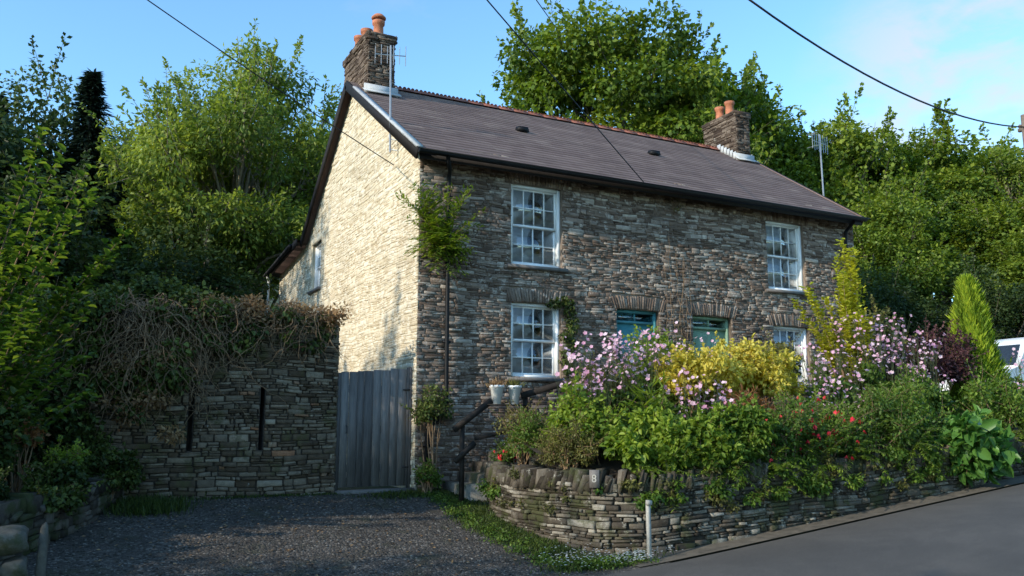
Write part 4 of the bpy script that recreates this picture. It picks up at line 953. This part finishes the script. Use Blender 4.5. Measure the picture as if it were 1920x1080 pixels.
# ---------------------------------------------------------------- marker post, number plaque
mb=MB();mb.box((.96,-5.0,.38),(.045,.035,.78));mb.box((.96,-5.02,.74),(.075,.02,.05))
build('marker_post',mb,simple('weathered_white',(.34,.32,.28),.8,.3,12,.3),label='thin weathered pale marker post by the garden wall',category='post')
pq=empty('house_number_plaque',(.70,-4.30,.9),label='small slate plaque with the number 8 on the wall',category='sign')
PC=Vector((.67,-4.33,.98))
mb=MB();ang=math.radians(-48);mb.box(tuple(PC),(.12,.025,.21),rz=ang);build('plate',mb,M_slab,pq)
cu=bpy.data.curves.new('digit','FONT');cu.body='8';cu.size=.13;cu.extrude=.003;cu.align_x='CENTER';cu.align_y='CENTER'
to=bpy.data.objects.new('digit_tmp',cu);COL.objects.link(to);bpy.context.view_layer.update()
me=bpy.data.meshes.new_from_object(to.evaluated_get(bpy.context.evaluated_depsgraph_get()));bpy.data.objects.remove(to)
me.transform(Matrix.Translation(PC-Vector(ORG[pq.name]))@Matrix.Rotation(ang,4,'Z')@Matrix.Translation((0,-.017,0))@Matrix.Rotation(math.pi/2,4,'X'))
me.materials.clear();me.materials.append(simple('number_paint',(.36,.34,.30),.6,.1,5))
dg=bpy.data.objects.new('number',me);COL.objects.link(dg);dg.parent=pq
# ---------------------------------------------------------------- van
vx,vy=13.35,-1.3;vz=Gf(15.5,-.5)+.1
van=empty('parked_van',(vx+2,vy+.9,vz),label='white van parked beyond the garden facing the cottage',category='van')
prof=[(0,.35),(0.02,.75),(.12,.95),(.75,1.12),(1.35,1.78),(1.6,1.9),(4.5,1.92),(4.6,1.8),(4.65,.35)]
mb=MB();n=len(prof)
ins=lambda b:.12*max(0,b-1.0)
vs=[(vx+a,vy+ins(b)+.02,vz+b) for a,b in prof]+[(vx+a,vy+1.85-ins(b)-.02,vz+b) for a,b in prof]
mb.add(vs,[tuple(range(n)),tuple(range(2*n-1,n-1,-1))]+[(i,(i+1)%n,(i+1)%n+n,i+n) for i in range(n)])
body=build('body',mb,simple('van_paint',(.75,.76,.77),.25,.03,2),van)
bv=body.modifiers.new('b','BEVEL');bv.width=.05;bv.segments=3
M_vg=simple('van_glass',(.02,.025,.03),.05,.1,2,spec=.8);M_tyre=simple('tyre',(.02,.02,.02),.8,.1,5);M_rim=simple('rim',(.35,.35,.36),.4,.1,5,0,.6)
mb=MB()
def lp(a,b,t): return (a[0]+(b[0]-a[0])*t,a[1]+(b[1]-a[1])*t)
p,q=lp(prof[3],prof[4],.12),lp(prof[3],prof[4],.88);o_=.012
mb.add([(vx+p[0]-o_,vy+.18,vz+p[1]+o_),(vx+p[0]-o_,vy+1.67,vz+p[1]+o_),(vx+q[0]-o_,vy+1.55,vz+q[1]+o_),(vx+q[0]-o_,vy+.3,vz+q[1]+o_)],[(0,1,2,3)])
build('windscreen',mb,M_vg,van)
for yy in(vy+.0,vy+1.85):
    mb=MB();sg=1 if yy>vy+1 else -1
    mb.add([(vx+a,yy-sg*(ins(b)-.0)+sg*.002,vz+b) for a,b in((.95,1.15),(1.95,1.15),(1.95,1.72),(1.48,1.72))],[(0,1,2,3)]);build('side_window',mb,M_vg,van)
for wx in(.85,3.8):
    for wy in(.1,1.75):
        mb=MB();mb.tube([(vx+wx,vy+wy-.1,vz+.32),(vx+wx,vy+wy+.1,vz+.32)],.32,20);w=build('wheel',mb,M_tyre,van)
        mb=MB();mb.tube([(vx+wx,vy+wy-.11,vz+.32),(vx+wx,vy+wy+.11,vz+.32)],.2,16);build('rim',mb,M_rim,w)
M_lamp=simple('lamp_glass',(.6,.62,.65),.15,.05,3)
for wy in(.25,1.6):
    mb=MB();mb.box((vx+.05,vy+wy,vz+.78),(.12,.26,.16),ry=-.4);build('headlight',mb,M_lamp,van)
mb=MB();mb.box((vx-.01,vy+.925,vz+.42),(.14,1.75,.2));build('bumper',mb,simple('bumper_plastic',(.04,.04,.04),.6,.1,5),van)
for wy in(-.1,1.95):
    mb=MB();mb.box((vx+1.1,vy+wy,vz+1.25),(.1,.2,.22));build('mirror',mb,M_black,van)
# ---------------------------------------------------------------- pole and wires
mb=MB();pz=Gf(19.45,1.2);mb.tube([(19.45,1.2,pz-.3),(19.45,1.2,10.7)],[.16,.11],12);mb.box((19.5,1.2,10.3),(.1,.5,.1));
for k in(-.2,.2): mb.lathe((19.5,1.2+k,10.35),[(.03,0),(.05,.04),(.05,.1),(.02,.13)],8)
build('utility_pole',mb,simple('pole_wood',(.16,.12,.09),.9,.25,10,.4),label='weathered wooden utility pole behind the garden',category='pole')
def wire(pts,r,sag,lab):
    P=[]
    for a,b in zip(pts[:-1],pts[1:]):
        a=np.array(a,float);b=np.array(b,float)
        for t in np.linspace(0,1,16,endpoint=False): p=a+(b-a)*t;p[2]-=sag*4*t*(1-t);P.append(p)
    P.append(np.array(pts[-1],float));mb=MB();mb.tube(P,r,5);build('overhead_cable',mb,M_wire,label=lab,category='cable',group='overhead cables')
wire([(-.05,1.2,6.35),(-8.75,-3.0,8.9)],.009,.12,'thin overhead cable reaching the cottage gable')
wire([(4.48,-.28,6.25),(-9.9,-9,10.1)],.011,.0,'thin overhead cable reaching the cottage eaves')
wire([(.2-6.7,-3.3-10.4,7.6-5.6+.6),(6.9,7.1,13.2),(13,16.5,17)],.011,.0,'thin overhead cable passing into the tree')
wire([(19.4,1.2,10.32),(5.8,-1.9,9.6)],.022,.6,'thick sagging overhead cable over the garden')
wire([(5.8,-1.9,9.6),(-8,-5,12)],.022,.0,'thick overhead cable running to the pole')
# ---------------------------------------------------------------- camera, light, sky
cam=bpy.data.cameras.new('camera');co=bpy.data.objects.new('camera',cam);COL.objects.link(co);scene.camera=co
co.location=(-4.99,-13.17,1.6);co.rotation_euler=(math.radians(90)+math.atan(260/1591),0,math.radians(62.8-90))
cam.sensor_width=36;cam.lens=1591/1920*36;cam.clip_end=1500;cam.clip_start=.1
el=math.radians(23);az=math.radians(11)
sv=Vector((-math.cos(el)*math.cos(az),-math.cos(el)*math.sin(az),math.sin(el)))
sl=bpy.data.lights.new('sun','SUN');sl.energy=5;sl.angle=math.radians(.6);sl.color=(1,.92,.77)
so=bpy.data.objects.new('sun',sl);COL.objects.link(so);so.rotation_euler=sv.to_track_quat('Z','Y').to_euler();so.location=(-20,-5,20)
w=bpy.data.worlds.new('World');scene.world=w;w.use_nodes=True;nt=w.node_tree;bg=nt.nodes['Background']
sky=nd(nt,'ShaderNodeTexSky',sky_type='NISHITA');sky.sun_disc=False;sky.sun_elevation=el;sky.sun_rotation=math.radians(259);sky.air_density=1.0;sky.dust_density=.4;sky.ozone_density=1.2
tc=nd(nt,'ShaderNodeTexCoord');mp_=nd(nt,'ShaderNodeMapping');mp_.inputs['Scale'].default_value=(1,1,2.2);nt.links.new(tc.outputs['Generated'],mp_.inputs[0])
n=noise(nt,3.0,8,.55,mp_.outputs[0],.3);r=ramp(nt,n.outputs[0],[(.60,g3(0)),(.85,g3(.4))])
dt=nd(nt,'ShaderNodeVectorMath',operation='DOT_PRODUCT');nt.links.new(tc.outputs['Generated'],dt.inputs[0]);dt.inputs[1].default_value=(.81,.485,.33)
n7=noise(nt,9,6,.6,mp_.outputs[0],.2)
rm=ramp(nt,dt.outputs['Value'],[(.978,g3(0)),(.996,g3(.8))]);r2=ramp(nt,n7.outputs[0],[(.38,g3(.15)),(.62,g3(1))])
cl=mixc(nt,1.,rm.outputs[0],r2.outputs[0],'MULTIPLY')
fac=mixc(nt,1.,r.outputs[0],cl,'ADD')
c=mixc(nt,1.,sky.outputs[0],(1.7,2.4,2.75),'MULTIPLY')
c=mixc(nt,fac,c,(6.0,6.1,6.5))
nt.links.new(c,bg.inputs[0]);bg.inputs[1].default_value=.135
scene.view_settings.view_transform='Standard';scene.view_settings.look='None';scene.view_settings.exposure=0;scene.view_settings.gamma=1
